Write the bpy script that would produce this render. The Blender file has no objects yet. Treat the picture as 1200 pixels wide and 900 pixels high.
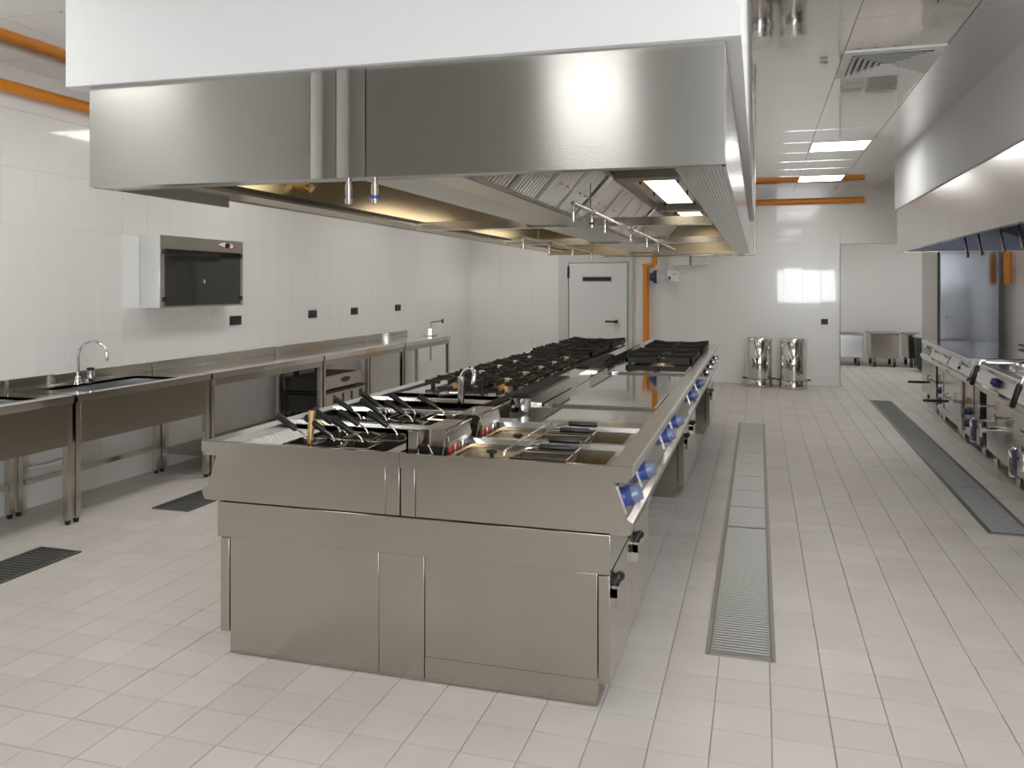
import bpy, math, random
from mathutils import Vector
random.seed(7)
S = bpy.context.scene
COL = S.collection
PI = math.pi
# ------------------------------------------------------------------ camera
CAM_YAW, CAM_H, FPX, HORIZON = math.radians(16.62), 1.57, 968.0, 336.0
cd = bpy.data.cameras.new('camera'); cam = bpy.data.objects.new('camera', cd); COL.objects.link(cam)
cam.location = (0, 0, CAM_H); cam.rotation_euler = (PI/2, 0, CAM_YAW)
cd.sensor_width = 36; cd.lens = FPX/1200*36; cd.shift_y = (HORIZON-450)/1200; cd.clip_start = .05
S.camera = cam
# ------------------------------------------------------------------ world, exposure
w = bpy.data.worlds.new('world'); S.world = w; w.use_nodes = True
w.node_tree.nodes['Background'].inputs[0].default_value = (.75, .85, 1, 1)
w.node_tree.nodes['Background'].inputs[1].default_value = 1.0
S.view_settings.view_transform = 'Standard'; S.view_settings.look = 'None'
S.view_settings.gamma = 1; S.view_settings.use_curve_mapping = False
S.view_settings.exposure = -0.54
try:
    S.cycles.max_bounces = 10; S.cycles.diffuse_bounces = 6; S.cycles.glossy_bounces = 6
    S.cycles.sample_clamp_indirect = 6.0; S.cycles.use_denoising = True
    S.cycles.caustics_reflective = True
except Exception:
    pass
CEIL_LIGHT, WINDOW_LIGHT, HOOD_LIGHT = 22.0, 6.0, 7.0

def area(name, loc, rot, sx, sy, power, col=(1, 1, 1)):
    l = bpy.data.lights.new(name, 'AREA'); l.shape = 'RECTANGLE'; l.size = sx; l.size_y = sy; l.energy = power; l.color = col
    o = bpy.data.objects.new(name, l); COL.objects.link(o); o.location = loc; o.rotation_euler = rot
    return o
# area lamp just inside the rear window, strengthening the daylight of its panes
area('window_daylight', (1.66, -3.9, 1.6), (-PI/2, 0, PI), 2.0, 1.2, 200, (.9, .95, 1))

# ------------------------------------------------------------------ materials
def mat(name, col, metal=0., rough=.5, coat=0., aniso=0., emit=None, spec=None, noise=0., nscale=8., bump=0., bscale=40., bstretch=None, alpha=None):
    m = bpy.data.materials.new(name); m.use_nodes = True
    t = m.node_tree; b = t.nodes['Principled BSDF']
    b.inputs['Base Color'].default_value = (*col, 1); b.inputs['Metallic'].default_value = metal
    b.inputs['Roughness'].default_value = rough
    if coat: b.inputs['Coat Weight'].default_value = coat; b.inputs['Coat Roughness'].default_value = .03
    if spec is not None: b.inputs['Specular IOR Level'].default_value = spec
    if aniso:
        b.inputs['Anisotropic'].default_value = aniso; b.inputs['Anisotropic Rotation'].default_value = .25
        tg = t.nodes.new('ShaderNodeTangent'); tg.direction_type = 'RADIAL'; tg.axis = 'Z'
        t.links.new(tg.outputs[0], b.inputs['Tangent'])
    if emit: b.inputs['Emission Color'].default_value = (*emit[0], 1); b.inputs['Emission Strength'].default_value = emit[1]
    if noise or bump:
        ge = t.nodes.new('ShaderNodeNewGeometry')
    if noise:
        n = t.nodes.new('ShaderNodeTexNoise'); n.inputs['Scale'].default_value = nscale; n.inputs['Detail'].default_value = 4
        t.links.new(ge.outputs['Position'], n.inputs['Vector'])
        mx = t.nodes.new('ShaderNodeMixRGB'); mx.blend_type = 'MIX'
        mx.inputs[1].default_value = (*[c*(1-noise) for c in col], 1); mx.inputs[2].default_value = (*[min(1, c*(1+noise)) for c in col], 1)
        t.links.new(n.outputs[0], mx.inputs[0]); t.links.new(mx.outputs[0], b.inputs['Base Color'])
    if bump:
        n2 = t.nodes.new('ShaderNodeTexNoise'); n2.inputs['Scale'].default_value = bscale; n2.inputs['Detail'].default_value = 2
        src = ge.outputs['Position']
        if bstretch:
            mp = t.nodes.new('ShaderNodeMapping'); mp.inputs['Scale'].default_value = bstretch
            t.links.new(src, mp.inputs['Vector']); src = mp.outputs[0]
        t.links.new(src, n2.inputs['Vector'])
        bp = t.nodes.new('ShaderNodeBump'); bp.inputs['Strength'].default_value = bump; bp.inputs['Distance'].default_value = .02
        t.links.new(n2.outputs[0], bp.inputs['Height']); t.links.new(bp.outputs[0], b.inputs['Normal'])
    return m
M = {}
M['steel'] = mat('brushed_steel', (.52, .485, .44), 1, .17, aniso=.75, noise=.05, nscale=1.5)
M['hood_steel'] = mat('hood_brushed_steel', (.66, .65, .63), 1, .23, aniso=.85)
M['top_steel'] = mat('worktop_steel', (.62, .60, .56), 1, .12, bump=.015, bscale=6)
M['polish'] = mat('polished_steel', (.72, .71, .69), 1, .045, bump=.02, bscale=3)
M['bright'] = mat('satin_bright_steel', (.78, .78, .78), 1, .22)
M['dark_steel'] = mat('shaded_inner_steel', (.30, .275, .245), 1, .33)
M['chrome'] = mat('chrome', (.82, .82, .83), 1, .06)
M['black'] = mat('black_plastic', (.012, .012, .012), 0, .38)
M['iron'] = mat('cast_iron', (.018, .017, .016), 0, .5, noise=.3, nscale=30)
M['brass'] = mat('burner_brass', (.82, .55, .27), .9, .42)
M['cream'] = mat('burner_cap', (.72, .66, .56), 0, .5)
M['blue'] = mat('blue_plastic', (.045, .065, .27), 0, .3)
M['knob_cap'] = mat('knob_cap', (.16, .20, .33), .0, .3, coat=.3)
M['navy'] = mat('navy_plastic', (.03, .04, .10), 0, .4)
M['red'] = mat('red_label', (.5, .04, .03), 0, .4)
M['tile_wall'] = mat('glazed_wall_tile', (.85, .84, .815), 0, .2, coat=.55, spec=.4)
M['joint_wall'] = mat('wall_joint', (.80, .79, .765), 0, .8)
M['plaster'] = mat('white_plaster', (.84, .845, .85), 0, .75, noise=.01, nscale=3)
M['rear_paint'] = mat('grey_beige_paint', (.42, .41, .39), 0, .6)
M['grout'] = mat('floor_grout', (.40, .37, .34), 0, .85, noise=.25, nscale=5)
M['ceil'] = mat('polished_ceiling_metal', (.86, .85, .83), 1, .05, bump=.12, bscale=2.2)
M['ceil_bar'] = mat('ceiling_grid', (.55, .54, .52), .8, .3)
M['white'] = mat('white_enamel', (.86, .86, .85), 0, .35)
M['door'] = mat('door_white', (.74, .745, .735), 0, .4)
M['frame_grey'] = mat('door_frame_grey', (.62, .62, .60), 0, .4)
M['orange'] = mat('orange_paint', (.78, .27, .02), 0, .35)
M['glass_dark'] = mat('smoked_acrylic', (.008, .008, .008), 0, .06, coat=.6)
M['filter_steel'] = mat('filter_steel', (.43, .395, .36), 1, .36)
M['apron'] = mat('shade_darkened_steel', (.36, .33, .285), 1, .24, aniso=.7)  # same metal as the brushed steel, with shade put into its colour
M['counter_top'] = mat('counter_top_steel', (.80, .785, .76), 1, .09, bump=.02, bscale=3)
M['appliance'] = mat('dark_appliance_metal', (.075, .07, .062), .6, .4)
M['beam_steel'] = mat('pale_beam_steel', (.85, .84, .81), .85, .42)
M['pipe_steel'] = mat('satin_pipe', (.60, .57, .53), 1, .24)
M['pit'] = mat('drain_pit', (.045, .04, .036), 0, .8)
M['grate_steel'] = mat('grate_steel', (.38, .37, .35), .9, .5)
M['grate_dark'] = mat('grate_blackened', (.19, .19, .185), .8, .45)
M['lamp'] = mat('ceiling_lamp_face', (1, 1, 1), emit=((1, .985, .95), CEIL_LIGHT))
M['hoodlamp'] = mat('hood_lamp_face', (1, .97, .88), emit=((1, .90, .68), HOOD_LIGHT))
M['pane'] = mat('frosted_pane', (.9, .95, 1), emit=((.88, .94, 1), WINDOW_LIGHT))
M['green'] = mat('green_plastic', (.025, .045, .032), 0, .4)
M['inner'] = mat('warm_glow_steel', (.50, .42, .30), 1, .26, bump=.03, bscale=2)  # steel tinted gold, the warm lamp glow put into its colour
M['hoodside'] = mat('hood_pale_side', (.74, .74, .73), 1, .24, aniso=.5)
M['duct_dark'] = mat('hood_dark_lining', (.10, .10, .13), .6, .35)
M['fridge'] = mat('bluish_steel', (.50, .51, .56), 1, .2, aniso=.7)

def floor_mat():
    m = mat('floor_tile_matt', (.63, .60, .565), 0, .42, spec=.35)
    t = m.node_tree; b = t.nodes['Principled BSDF']
    ge = t.nodes.new('ShaderNodeNewGeometry')
    mp = t.nodes.new('ShaderNodeMapping'); mp.inputs['Scale'].default_value = (1/.2025, 1/.2, 0); mp.inputs['Location'].default_value = (.785, -.1, 0)
    t.links.new(ge.outputs['Position'], mp.inputs['Vector'])
    fl = t.nodes.new('ShaderNodeVectorMath'); fl.operation = 'FLOOR'; t.links.new(mp.outputs[0], fl.inputs[0])
    wn = t.nodes.new('ShaderNodeTexWhiteNoise'); t.links.new(fl.outputs[0], wn.inputs['Vector'])
    n = t.nodes.new('ShaderNodeTexNoise'); n.inputs['Scale'].default_value = 2.2; n.inputs['Detail'].default_value = 6
    t.links.new(ge.outputs['Position'], n.inputs['Vector'])
    ad = t.nodes.new('ShaderNodeMath'); ad.operation = 'MULTIPLY_ADD'; ad.inputs[1].default_value = .35
    t.links.new(wn.outputs['Value'], ad.inputs[0]); t.links.new(n.outputs[0], ad.inputs[2])
    cr = t.nodes.new('ShaderNodeValToRGB'); cr.color_ramp.elements[0].position = .25; cr.color_ramp.elements[1].position = 1.0
    cr.color_ramp.elements[0].color = (.545, .507, .478, 1); cr.color_ramp.elements[1].color = (.64, .608, .582, 1)
    t.links.new(ad.outputs[0], cr.inputs[0]); t.links.new(cr.outputs[0], b.inputs['Base Color'])
    return m
M['tile_floor'] = floor_mat()

# ------------------------------------------------------------------ mesh helpers
class B:
    """collects plain geometry that becomes one mesh"""
    def __init__(s): s.v = []; s.f = []; s.ang = 8
    def add(s, vs, fs):
        n = len(s.v); s.v += [tuple(v) for v in vs]; s.f += [tuple(i+n for i in f) for f in fs]; return s
    def box(s, x0, x1, y0, y1, z0, z1):
        return s.add([(x0,y0,z0),(x1,y0,z0),(x1,y1,z0),(x0,y1,z0),(x0,y0,z1),(x1,y0,z1),(x1,y1,z1),(x0,y1,z1)],
                     [(0,3,2,1),(4,5,6,7),(0,1,5,4),(1,2,6,5),(2,3,7,6),(3,0,4,7)])
    def prism(s, prof, a0, a1, axis='y'):
        n = len(prof)
        def put(p, a): return (p[0], a, p[1]) if axis == 'y' else ((a, p[0], p[1]) if axis == 'x' else (p[0], p[1], a))
        vs = [put(p, a0) for p in prof]+[put(p, a1) for p in prof]
        fs = [tuple(range(n)), tuple(reversed(range(n, 2*n)))]+[(i, n+i, n+(i+1) % n, (i+1) % n) for i in range(n)]
        return s.add(vs, fs)
    def ring(s, c, d, u, r, n):
        d = Vector(d).normalized(); u = Vector(u); u = (u-d*u.dot(d)).normalized(); w = d.cross(u)
        return [Vector(c)+(u*math.cos(2*PI*i/n)+w*math.sin(2*PI*i/n))*r for i in range(n)]
    def tube(s, pts, r, n=8, cap=True):
        s.ang = 50; pts = [Vector(p) for p in pts]; rr = r if isinstance(r, (list, tuple)) else [r]*len(pts)
        vs = []; u = None
        for i, p in enumerate(pts):
            d = (pts[min(i+1, len(pts)-1)]-pts[max(i-1, 0)])
            if d.length < 1e-9: d = Vector((0, 0, 1))
            d.normalize()
            if u is None or abs(u.dot(d)) > .95: u = Vector((0, 0, 1)) if abs(d.z) < .9 else Vector((1, 0, 0))
            u = (u-d*u.dot(d)).normalized()
            vs += s.ring(p, d, u, rr[i], n)
        fs = []
        for k in range(len(pts)-1):
            for i in range(n):
                a = k*n+i; b = k*n+(i+1) % n; fs.append((a, b, b+n, a+n))
        if cap: fs += [tuple(reversed(range(n))), tuple(range((len(pts)-1)*n, len(pts)*n))]
        return s.add(vs, fs)
    def smooth(s): s.ang = 50; return s
    def cyl(s, p0, p1, r0, r1=None, n=12): return s.tube([p0, p1], [r0, r0 if r1 is None else r1], n)
    def lathe(s, prof, c=(0, 0, 0), n=24):
        s.ang = 50; vs = []; fs = []
        for (r, z) in prof:
            for i in range(n): vs.append((c[0]+r*math.cos(2*PI*i/n), c[1]+r*math.sin(2*PI*i/n), c[2]+z))
        for k in range(len(prof)-1):
            for i in range(n):
                a = k*n+i; b = k*n+(i+1) % n; fs.append((a, b, b+n, a+n))
        fs += [tuple(reversed(range(n))), tuple(range((len(prof)-1)*n, len(prof)*n))]
        return s.add(vs, fs)
    def well(s, x0, x1, y0, y1, z0, z1):
        """inner faces of an open tank"""
        return s.add([(x0,y0,z0),(x1,y0,z0),(x1,y1,z0),(x0,y1,z0),(x0,y0,z1),(x1,y0,z1),(x1,y1,z1),(x0,y1,z1)],
                     [(0,1,2,3),(0,4,5,1),(1,5,6,2),(2,6,7,3),(3,7,4,0)])
    def plate_with_holes(s, x0, x1, y0, y1, z0, z1, holes):
        """flat plate cut by rectangular holes (x0,x1,y0,y1)"""
        xs = sorted({x0, x1, *[h[0] for h in holes], *[h[1] for h in holes]}); ys = sorted({y0, y1, *[h[2] for h in holes], *[h[3] for h in holes]})
        for i in range(len(xs)-1):
            for j in range(len(ys)-1):
                cx, cy = (xs[i]+xs[i+1])/2, (ys[j]+ys[j+1])/2
                if not any(h[0] < cx < h[1] and h[2] < cy < h[3] for h in holes): s.box(xs[i], xs[i+1], ys[j], ys[j+1], z0, z1)
        return s

OFF = {}
def mesh(name, b, m, off=(0, 0, 0)):
    me = bpy.data.meshes.new(name); me.from_pydata([(x-off[0], y-off[1], z-off[2]) for x, y, z in b.v], [], b.f)
    me.materials.append(M[m]); me.polygons.foreach_set('use_smooth', [True]*len(me.polygons)); me.set_sharp_from_angle(angle=math.radians(b.ang)); me.update()
    return me
def thing(name, label, cat, loc=(0, 0, 0), rotz=0, group=None, local=False):
    o = bpy.data.objects.new(name, None); COL.objects.link(o); o.empty_display_size = .1
    o.location = loc; o.rotation_euler = (0, 0, rotz); o['label'] = label; o['category'] = cat
    if group: o['group'] = group
    OFF[o.name] = (0, 0, 0) if local else tuple(loc)
    return o
def part(parent, name, b, m, label=None, bev=0., stuff=False):
    off = OFF[parent.name]
    o = bpy.data.objects.new(name, mesh(name, b, m, off)); COL.objects.link(o); o.parent = parent; OFF[o.name] = off
    if label: o['label'] = label
    if stuff: o['kind'] = 'stuff'
    if bev:
        md = o.modifiers.new('bevel', 'BEVEL'); md.width = bev; md.segments = 2; md.limit_method = 'ANGLE'
    return o
def solo(name, b, m, label, cat, group=None, bev=0.):
    xs = [v[0] for v in b.v]; ys = [v[1] for v in b.v]; zs = [v[2] for v in b.v]
    loc = ((min(xs)+max(xs))/2, (min(ys)+max(ys))/2, min(zs))
    o = bpy.data.objects.new(name, mesh(name, b, m, loc)); COL.objects.link(o); o.location = loc; OFF[o.name] = loc
    o['label'] = label; o['category'] = cat
    if group: o['group'] = group
    if bev:
        md = o.modifiers.new('bevel', 'BEVEL'); md.width = bev; md.segments = 2; md.limit_method = 'ANGLE'
    return o
def struct(name, b, m, parent=None):
    o = bpy.data.objects.new(name, mesh(name, b, m)); COL.objects.link(o); OFF[o.name] = (0, 0, 0)
    if parent: o.parent = parent
    else: o['kind'] = 'structure'
    return o
def dup(root, loc, label):
    r = root.copy(); COL.objects.link(r); r.location = loc; r['label'] = label; OFF[r.name] = OFF[root.name]
    for ch in list(root.children):
        c = ch.copy(); COL.objects.link(c); c.parent = r
        for g in ch.children:
            d = g.copy(); COL.objects.link(d); d.parent = c
    return r
def view(x, y, z):
    """image position of a point, used only to choose which tiles show largest"""
    c, s_ = math.cos(CAM_YAW), math.sin(CAM_YAW)
    d = -x*s_+y*c
    return (600+FPX*(x*c+y*s_)/d, HORIZON-FPX*(z-CAM_H)/d, d) if d > .1 else (-9, -9, -1)

# ------------------------------------------------------------------ setting
XL, XR, YB, YF, ZC = -4.95, 3.0, 13.95, -4.0, 3.10
YFAR = 18.8
floor = struct('floor', B().box(XL-.1, 5.2, YF-.1, YFAR+.1, -.12, -.006), 'grout')
def tile_verts(w, h, t, c):
    """a tile lying on z=0 top, thickness t, chamfer c"""
    b = B()
    o = [(-w/2,-h/2),(w/2,-h/2),(w/2,h/2),(-w/2,h/2)]; i = [(-w/2+c,-h/2+c),(w/2-c,-h/2+c),(w/2-c,h/2-c),(-w/2+c,h/2-c)]
    b.v = [(x,y,-t) for x,y in o]+[(x,y,-c) for x,y in o]+[(x,y,0) for x,y in i]
    for k in range(4):
        j = (k+1) % 4; b.f += [(k,j,4+j,4+k),(4+k,4+j,8+j,8+k)]
    b.f.append((8,9,10,11)); return b
def tiling(parent, cells, w, h, t, c, m, place, rot, limit=300):
    """cells: list of (centre, score); the best-seen ones are objects, the rest one 'stuff' part"""
    cells.sort(key=lambda q: -q[1])
    base = tile_verts(w, h, t, c); me = mesh('tile', base, m)
    for k, (cen, sc) in enumerate(cells[:limit]):
        if sc <= 0: break
        o = bpy.data.objects.new('tile', me); COL.objects.link(o); o.parent = parent; o.location = cen; o.rotation_euler = rot
        o.rotation_euler.x += random.uniform(-.0012, .0012); o.rotation_euler.y += random.uniform(-.0012, .0012)
    else: k = limit
    rest = B()
    for cen, sc in cells[k:]: rest.add([place(v, cen) for v in base.v], base.f)
    if rest.v:
        o = part(parent, 'tiling', rest, m, stuff=True)
TX, TY = .2025, .2
cells = []
for i in range(-23, 26):
    for j in range(-20, 80):
        x = -.3615+TX*(i+.5); y = 3.02+TY*(j+.5)
        if y > YB+.05 and x < 1.2: continue
        if x < XL or (y < YB and x > XR): continue
        u, v, d = view(x, y, 0); sc = 0
        if 0 < u < 1200 and 0 < v < 900 and d > 0:
            hid = -2.17 < x < -.55 and 3.05 < y < 9.8
            sc = 0 if hid else 1/d**2
        cells.append(((x+random.uniform(-.0006, .0006), y, random.uniform(-.0005, .0003)), sc))
tiling(floor, cells, TX-.0035, TY-.0035, .006, .0012, 'tile_floor', lambda v, c: (v[0]+c[0], v[1]+c[1], v[2]+c[2]), (0, 0, 0))

WT, HT = .28, .40
wl = struct('wall_left', B().box(XL-.15, XL-.006, YF-.1, YB+.1, 0, ZC), 'joint_wall')
cells = []
for i in range(-8, 33):
    for j in range(0, 8):
        y = 4.965+WT*(i+.5); z = HT*(j+.5)
        if y > YB-.1: continue
        if z+HT/2 > ZC: z = ZC-.3/2; continue
        u, v, d = view(XL, y, z); sc = 1/d**2 if (0 < u < 1200 and 0 < v < 900 and d > 0) else 0
        cells.append(((XL, y, z), sc))
tiling(wl, cells, HT-.0012, WT-.0012, .006, .0007, 'tile_wall', lambda v, c: (c[0]+v[2], c[1]+v[1], c[2]-v[0]), (0, PI/2, 0))
part(wl, 'upper_tiling', B().box(XL-.006, XL, 2.4, YB, 2.802, ZC), 'tile_wall')
part(wl, 'corner_tiling', B().box(XL-.006, XL, 13.647, YB, 0, 2.798), 'tile_wall')

XO = 1.237  # left jamb of the opening to the back room
wb = struct('wall_back', B().box(XL-.1, XO-.006, YB+.006, YB+.2, 0, ZC).box(XO-.006, 5.2, YB+.006, YB+.2, 2.245, ZC), 'joint_wall')
cells = []
for i in range(-24, 2):
    for j in range(0, 8):
        x = .67+WT*(i+.5); z = HT*(j+.5)
        if x < XL+.1 or x > XO-.13 or z+HT/2 > ZC: continue
        if -3.33 < x < -2.0 and z < 2.15: continue
        u, v, d = view(x, YB, z); sc = 1/d**2
        cells.append(((x, YB, z), sc))
tiling(wb, cells, WT-.0012, HT-.0012, .006, .0007, 'tile_wall', lambda v, c: (c[0]+v[0], c[1]-v[2], c[2]+v[1]), (PI/2, 0, 0))
part(wb, 'edge_tiling', B().box(XO-.006, XO, YB, YB+.2, 0, 2.245).box(1.231, XO, YB, YB+.006, 0, ZC).box(XL, 1.231, YB, YB+.006, 2.802, ZC)
     .box(XO, 5.2, YB, YB+.006, 2.245, ZC).box(XL, -4.935, YB, YB+.006, 0, 2.798).box(-3.53, -3.31, YB, YB+.006, 0, 2.3).box(-2.03, -1.95, YB, YB+.006, 0, 2.3), 'tile_wall')
struct('wall_right', B().box(XR, XR+.15, YF, YB, 0, ZC), 'tile_wall')
struct('wall_far', B().box(.6, 5.2, YFAR, YFAR+.1, 0, ZC), 'tile_wall')
struct('wall_passage_left', B().box(.5, .6, YB+.2, YFAR, 0, ZC), 'tile_wall')
struct('wall_passage_right', B().box(5.1, 5.2, YB+.2, YFAR, 0, ZC), 'tile_wall')
# rear wall behind the camera with one tall-silled window
WIN = [(.63, 2.69, 1.0, 2.2)]
wr = B().plate_with_holes(XL, XR, 0, ZC, YF-.15, YF, [(a, b_, c, d) for a, b_, c, d in WIN])
wr.v = [(x, z, y) for x, y, z in wr.v]; wr.f = [tuple(reversed(f)) for f in wr.f]
struct('wall_rear', wr, 'rear_paint')
for n, (a, b_, c, d) in enumerate(WIN):
    wf = B(); k = 4
    for q in range(k+1):
        x = a+(b_-a)*q/k; wf.box(x-.03, x+.03, YF-.06, YF+.02, c, d)
    for z in (c, (c+d)/2, d): wf.box(a, b_, YF-.055, YF+.015, z-.03, z+.03)
    wo = struct('window_%d' % (n+1), wf, 'white')
    for q in range(k):
        x0 = a+(b_-a)*q/k; x1 = a+(b_-a)*(q+1)/k
        for z0, z1 in ((c, (c+d)/2), ((c+d)/2, d)): part(wo, 'pane', B().box(x0+.03, x1-.03, YF-.05, YF-.04, z0+.03, z1-.03), 'pane')
# white boxed-in chimney breasts above the two hoods
struct('trim_1', B().prism([(-2.825, 2.825), (-.056, 2.895), (-.056, 11.2), (-2.825, 11.2)], 2.42, ZC, 'z'), 'plaster')
struct('trim_2', B().box(1.585, XR, YF, 10.95, 2.50, ZC), 'plaster')

# ceiling of polished metal panels
GX, GY, CX0, CY0 = .61, .70, .535, 5.78
ceil = struct('ceiling', B().box(XL-.1, 5.2, YF-.1, YFAR+.1, ZC+.012, ZC+.15), 'ceil_bar')
LIGHT_CELLS = [(0, 5), (0, 9), (0, -3), (0, -5), (0, -9), (-7, 9), (-7, 5), (-7, 1), (-7, -3), (-7, -6), (-3, -9)]  # beyond the visible pair all unseen, some added to brighten soffit and hood
VENT = (0, 0)
pm = None; rest = B()
for i in range(-10, 8):
    for j in range(-14, 19):
        if (i, j) in LIGHT_CELLS or (i, j) == VENT: continue
        x0, y0 = CX0+GX*i, CY0+GY*j
        x1, y1 = x0+GX, y0+GY
        x0c, x1c, y0c, y1c = max(x0, XL), min(x1, 5.1), max(y0, YF), y1
        if x1c-x0c < .03 or y0 > YFAR-.2: continue
        full = x0c == x0 and x1c == x1 and y0c == y0
        vis = full and y0 > 1.5 and y0 < YB-.3 and (x0 > -.7 and x1 < 2.0 or x1 < -2.6)
        pb = B()
        # a panel: shallow pressed tray with folded edges
        e, g = .0015, .001
        pb.v = [(x0c+g,y0c+g,ZC+.012),(x1c-g,y0c+g,ZC+.012),(x1c-g,y1c-g,ZC+.012),(x0c+g,y1c-g,ZC+.012),
                (x0c+e+g,y0c+e+g,ZC),(x1c-e-g,y0c+e+g,ZC),(x1c-e-g,y1c-e-g,ZC),(x0c+e+g,y1c-e-g,ZC)]
        pb.f = [(0,4,5,1),(1,5,6,2),(2,6,7,3),(3,7,4,0),(4,7,6,5)]
        if vis:
            if pm is None:
                pm = mesh('ceiling_panel', pb, 'ceil', (x0, y0, 0))
            o = bpy.data.objects.new('ceiling_panel', pm); COL.objects.link(o); o.parent = ceil; o.location = (x0, y0, 0)
        else: rest.add(pb.v, pb.f)
part(ceil, 'ceiling_panelling', rest, 'ceil', stuff=True)
LL = {(0, 5): 'bright square ceiling light over right aisle, nearer of the two', (0, 9): 'bright square ceiling light over right aisle, farther, by back wall'}
for (i, j) in LIGHT_CELLS:
    x0, y0 = CX0+GX*i, CY0+GY*j
    t = thing('ceiling_light', LL.get((i, j), 'assumed flat ceiling light panel outside the picture'), 'light', (x0+GX/2, y0+GY/2, ZC-.004), group='ceiling light panels' if (i, j) not in LL else 'ceiling lights over the right aisle')
    part(t, 'frame', B().plate_with_holes(x0+.004, x0+GX-.004, y0+.02, y0+GY-.02, ZC-.004, ZC+.012, [(x0+.02, x0+GX-.02, y0+.05, y0+GY-.05)]), 'white')
    part(t, 'diffuser', B().box(x0+.02, x0+GX-.02, y0+.05, y0+GY-.05, ZC+.001, ZC+.011), 'lamp')
# unseen lights added to brighten the room beyond
for lx, lab in ((1.5, 'unseen ceiling light added in the room beyond the opening, left one'), (2.7, 'unseen ceiling light added in the room beyond the opening, middle one'), (3.9, 'unseen ceiling light added in the room beyond the opening, right one')):
    t = thing('ceiling_light', lab, 'light', (lx, 16.4, ZC-.02), group='added ceiling lights of the room beyond')
    part(t, 'frame', B().plate_with_holes(lx-.3, lx+.3, 16.1, 16.7, ZC-.02, ZC, [(lx-.27, lx+.27, 16.13, 16.67)]), 'white'); part(t, 'diffuser', B().box(lx-.27, lx+.27, 16.13, 16.67, ZC-.015, ZC-.01), 'lamp')
# air diffuser
x0, y0 = CX0, CY0; vx, vy = x0+GX/2, y0+GY/2
t = thing('ceiling_vent', 'white square four way air diffuser in the mirrored ceiling', 'vent', (vx, vy, ZC-.03))
fr = B()
def sq_ring(b, hx, hy, hx2, hy2, z0, z1, th=.003):
    o = [(-hx,-hy),(hx,-hy),(hx,hy),(-hx,hy)]; i = [(-hx2,-hy2),(hx2,-hy2),(hx2,hy2),(-hx2,hy2)]
    vs = [(vx+x,vy+y,z0) for x,y in o]+[(vx+x,vy+y,z1) for x,y in i]+[(vx+x,vy+y,z0+th) for x,y in o]+[(vx+x,vy+y,z1+th) for x,y in i]
    fs = []
    for k in range(4):
        j = (k+1) % 4; fs += [(k,k+4,j+4,j),(8+k,8+j,12+j,12+k),(k,j,8+j,8+k),(4+k,12+k,12+j,4+j)]
    b.add(vs, fs)
sq_ring(fr, GX/2, GY/2, GX/2-.06, GY/2-.07, ZC-.008, ZC-.012, .01)
part(t, 'frame', fr, 'white'); part(t, 'backing', B().box(x0+.02, x0+GX-.02, y0+.02, y0+GY-.02, ZC+.006, ZC+.011), 'duct_dark')
for k in range(6):
    q = B(); s1 = (GX/2-.062)*(1-k/6.3); s2 = s1-.034; r = (GY/2-.072)/(GX/2-.062)
    sq_ring(q, s1, s1*r, s2, s2*r, ZC-.024, ZC-.002); part(t, 'louvre', q, 'white')

# ------------------------------------------------------------------ floor drains
def drain(label, cx, y0, y1, wd, sections, rot=0, dark=False, pitch=.028):
    t = thing('floor_drain', label, 'drain', (cx, y0, 0), rot, 'floor drains', local=True)
    L = y1-y0; h = wd/2; g = 'grate_dark' if dark else 'grate_steel'
    part(t, 'channel', B().box(-h, h, 0, L, .0005, .0015), 'pit')
    part(t, 'frame', B().box(-h-.012, -h+.006, -.012, L+.012, .0005, .008).box(h-.006, h+.012, -.012, L+.012, .0005, .008).box(-h, h, -.012, .006, .0005, .008).box(-h, h, L-.006, L+.012, .0005, .008), g)
    a = 0
    for s_ in sections+[L]:
        b = B(); y = a+.01
        b.box(-h+.008, -h+.018, a+.006, s_-.004, .002, .007).box(h-.018, h-.008, a+.006, s_-.004, .002, .007)
        b.box(-h+.01, h-.01, a+.004, a+.012, .002, .008)
        while y < s_-.008:
            b.add([(-h+.012,y,.0025),(h-.012,y,.0025),(h-.012,y+.002,.0085),(-h+.012,y+.002,.0085),(h-.012,y+.010,.0085),(-h+.012,y+.010,.0085),(h-.012,y+.012,.0025),(-h+.012,y+.012,.0025)], [(0,1,2,3),(3,2,4,5),(5,4,6,7)])
            y += pitch
        part(t, 'grate', b, g, stuff=True); a = s_
drain('long steel grating in floor beside the cooking island', -.075, 3.63, 9.83, .265, [1.95, 2.45, 2.95, 3.45, 3.95, 4.45, 4.95, 5.45])
drain('long dark grating in floor in front of the right range', 1.535, 5.9, 12.3, .25, [1.3, 2.3, 3.3, 4.3, 5.3], -math.radians(.65), True)
drain('blackened floor grating at left picture edge before the sinks', -3.985, 2.6, 3.94, .28, [.65], 0, True, .034)
drain('blackened floor grating between the sink unit and island corner', -3.96, 4.88, 6.2, .28, [.65], 0, True, .034)

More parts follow.
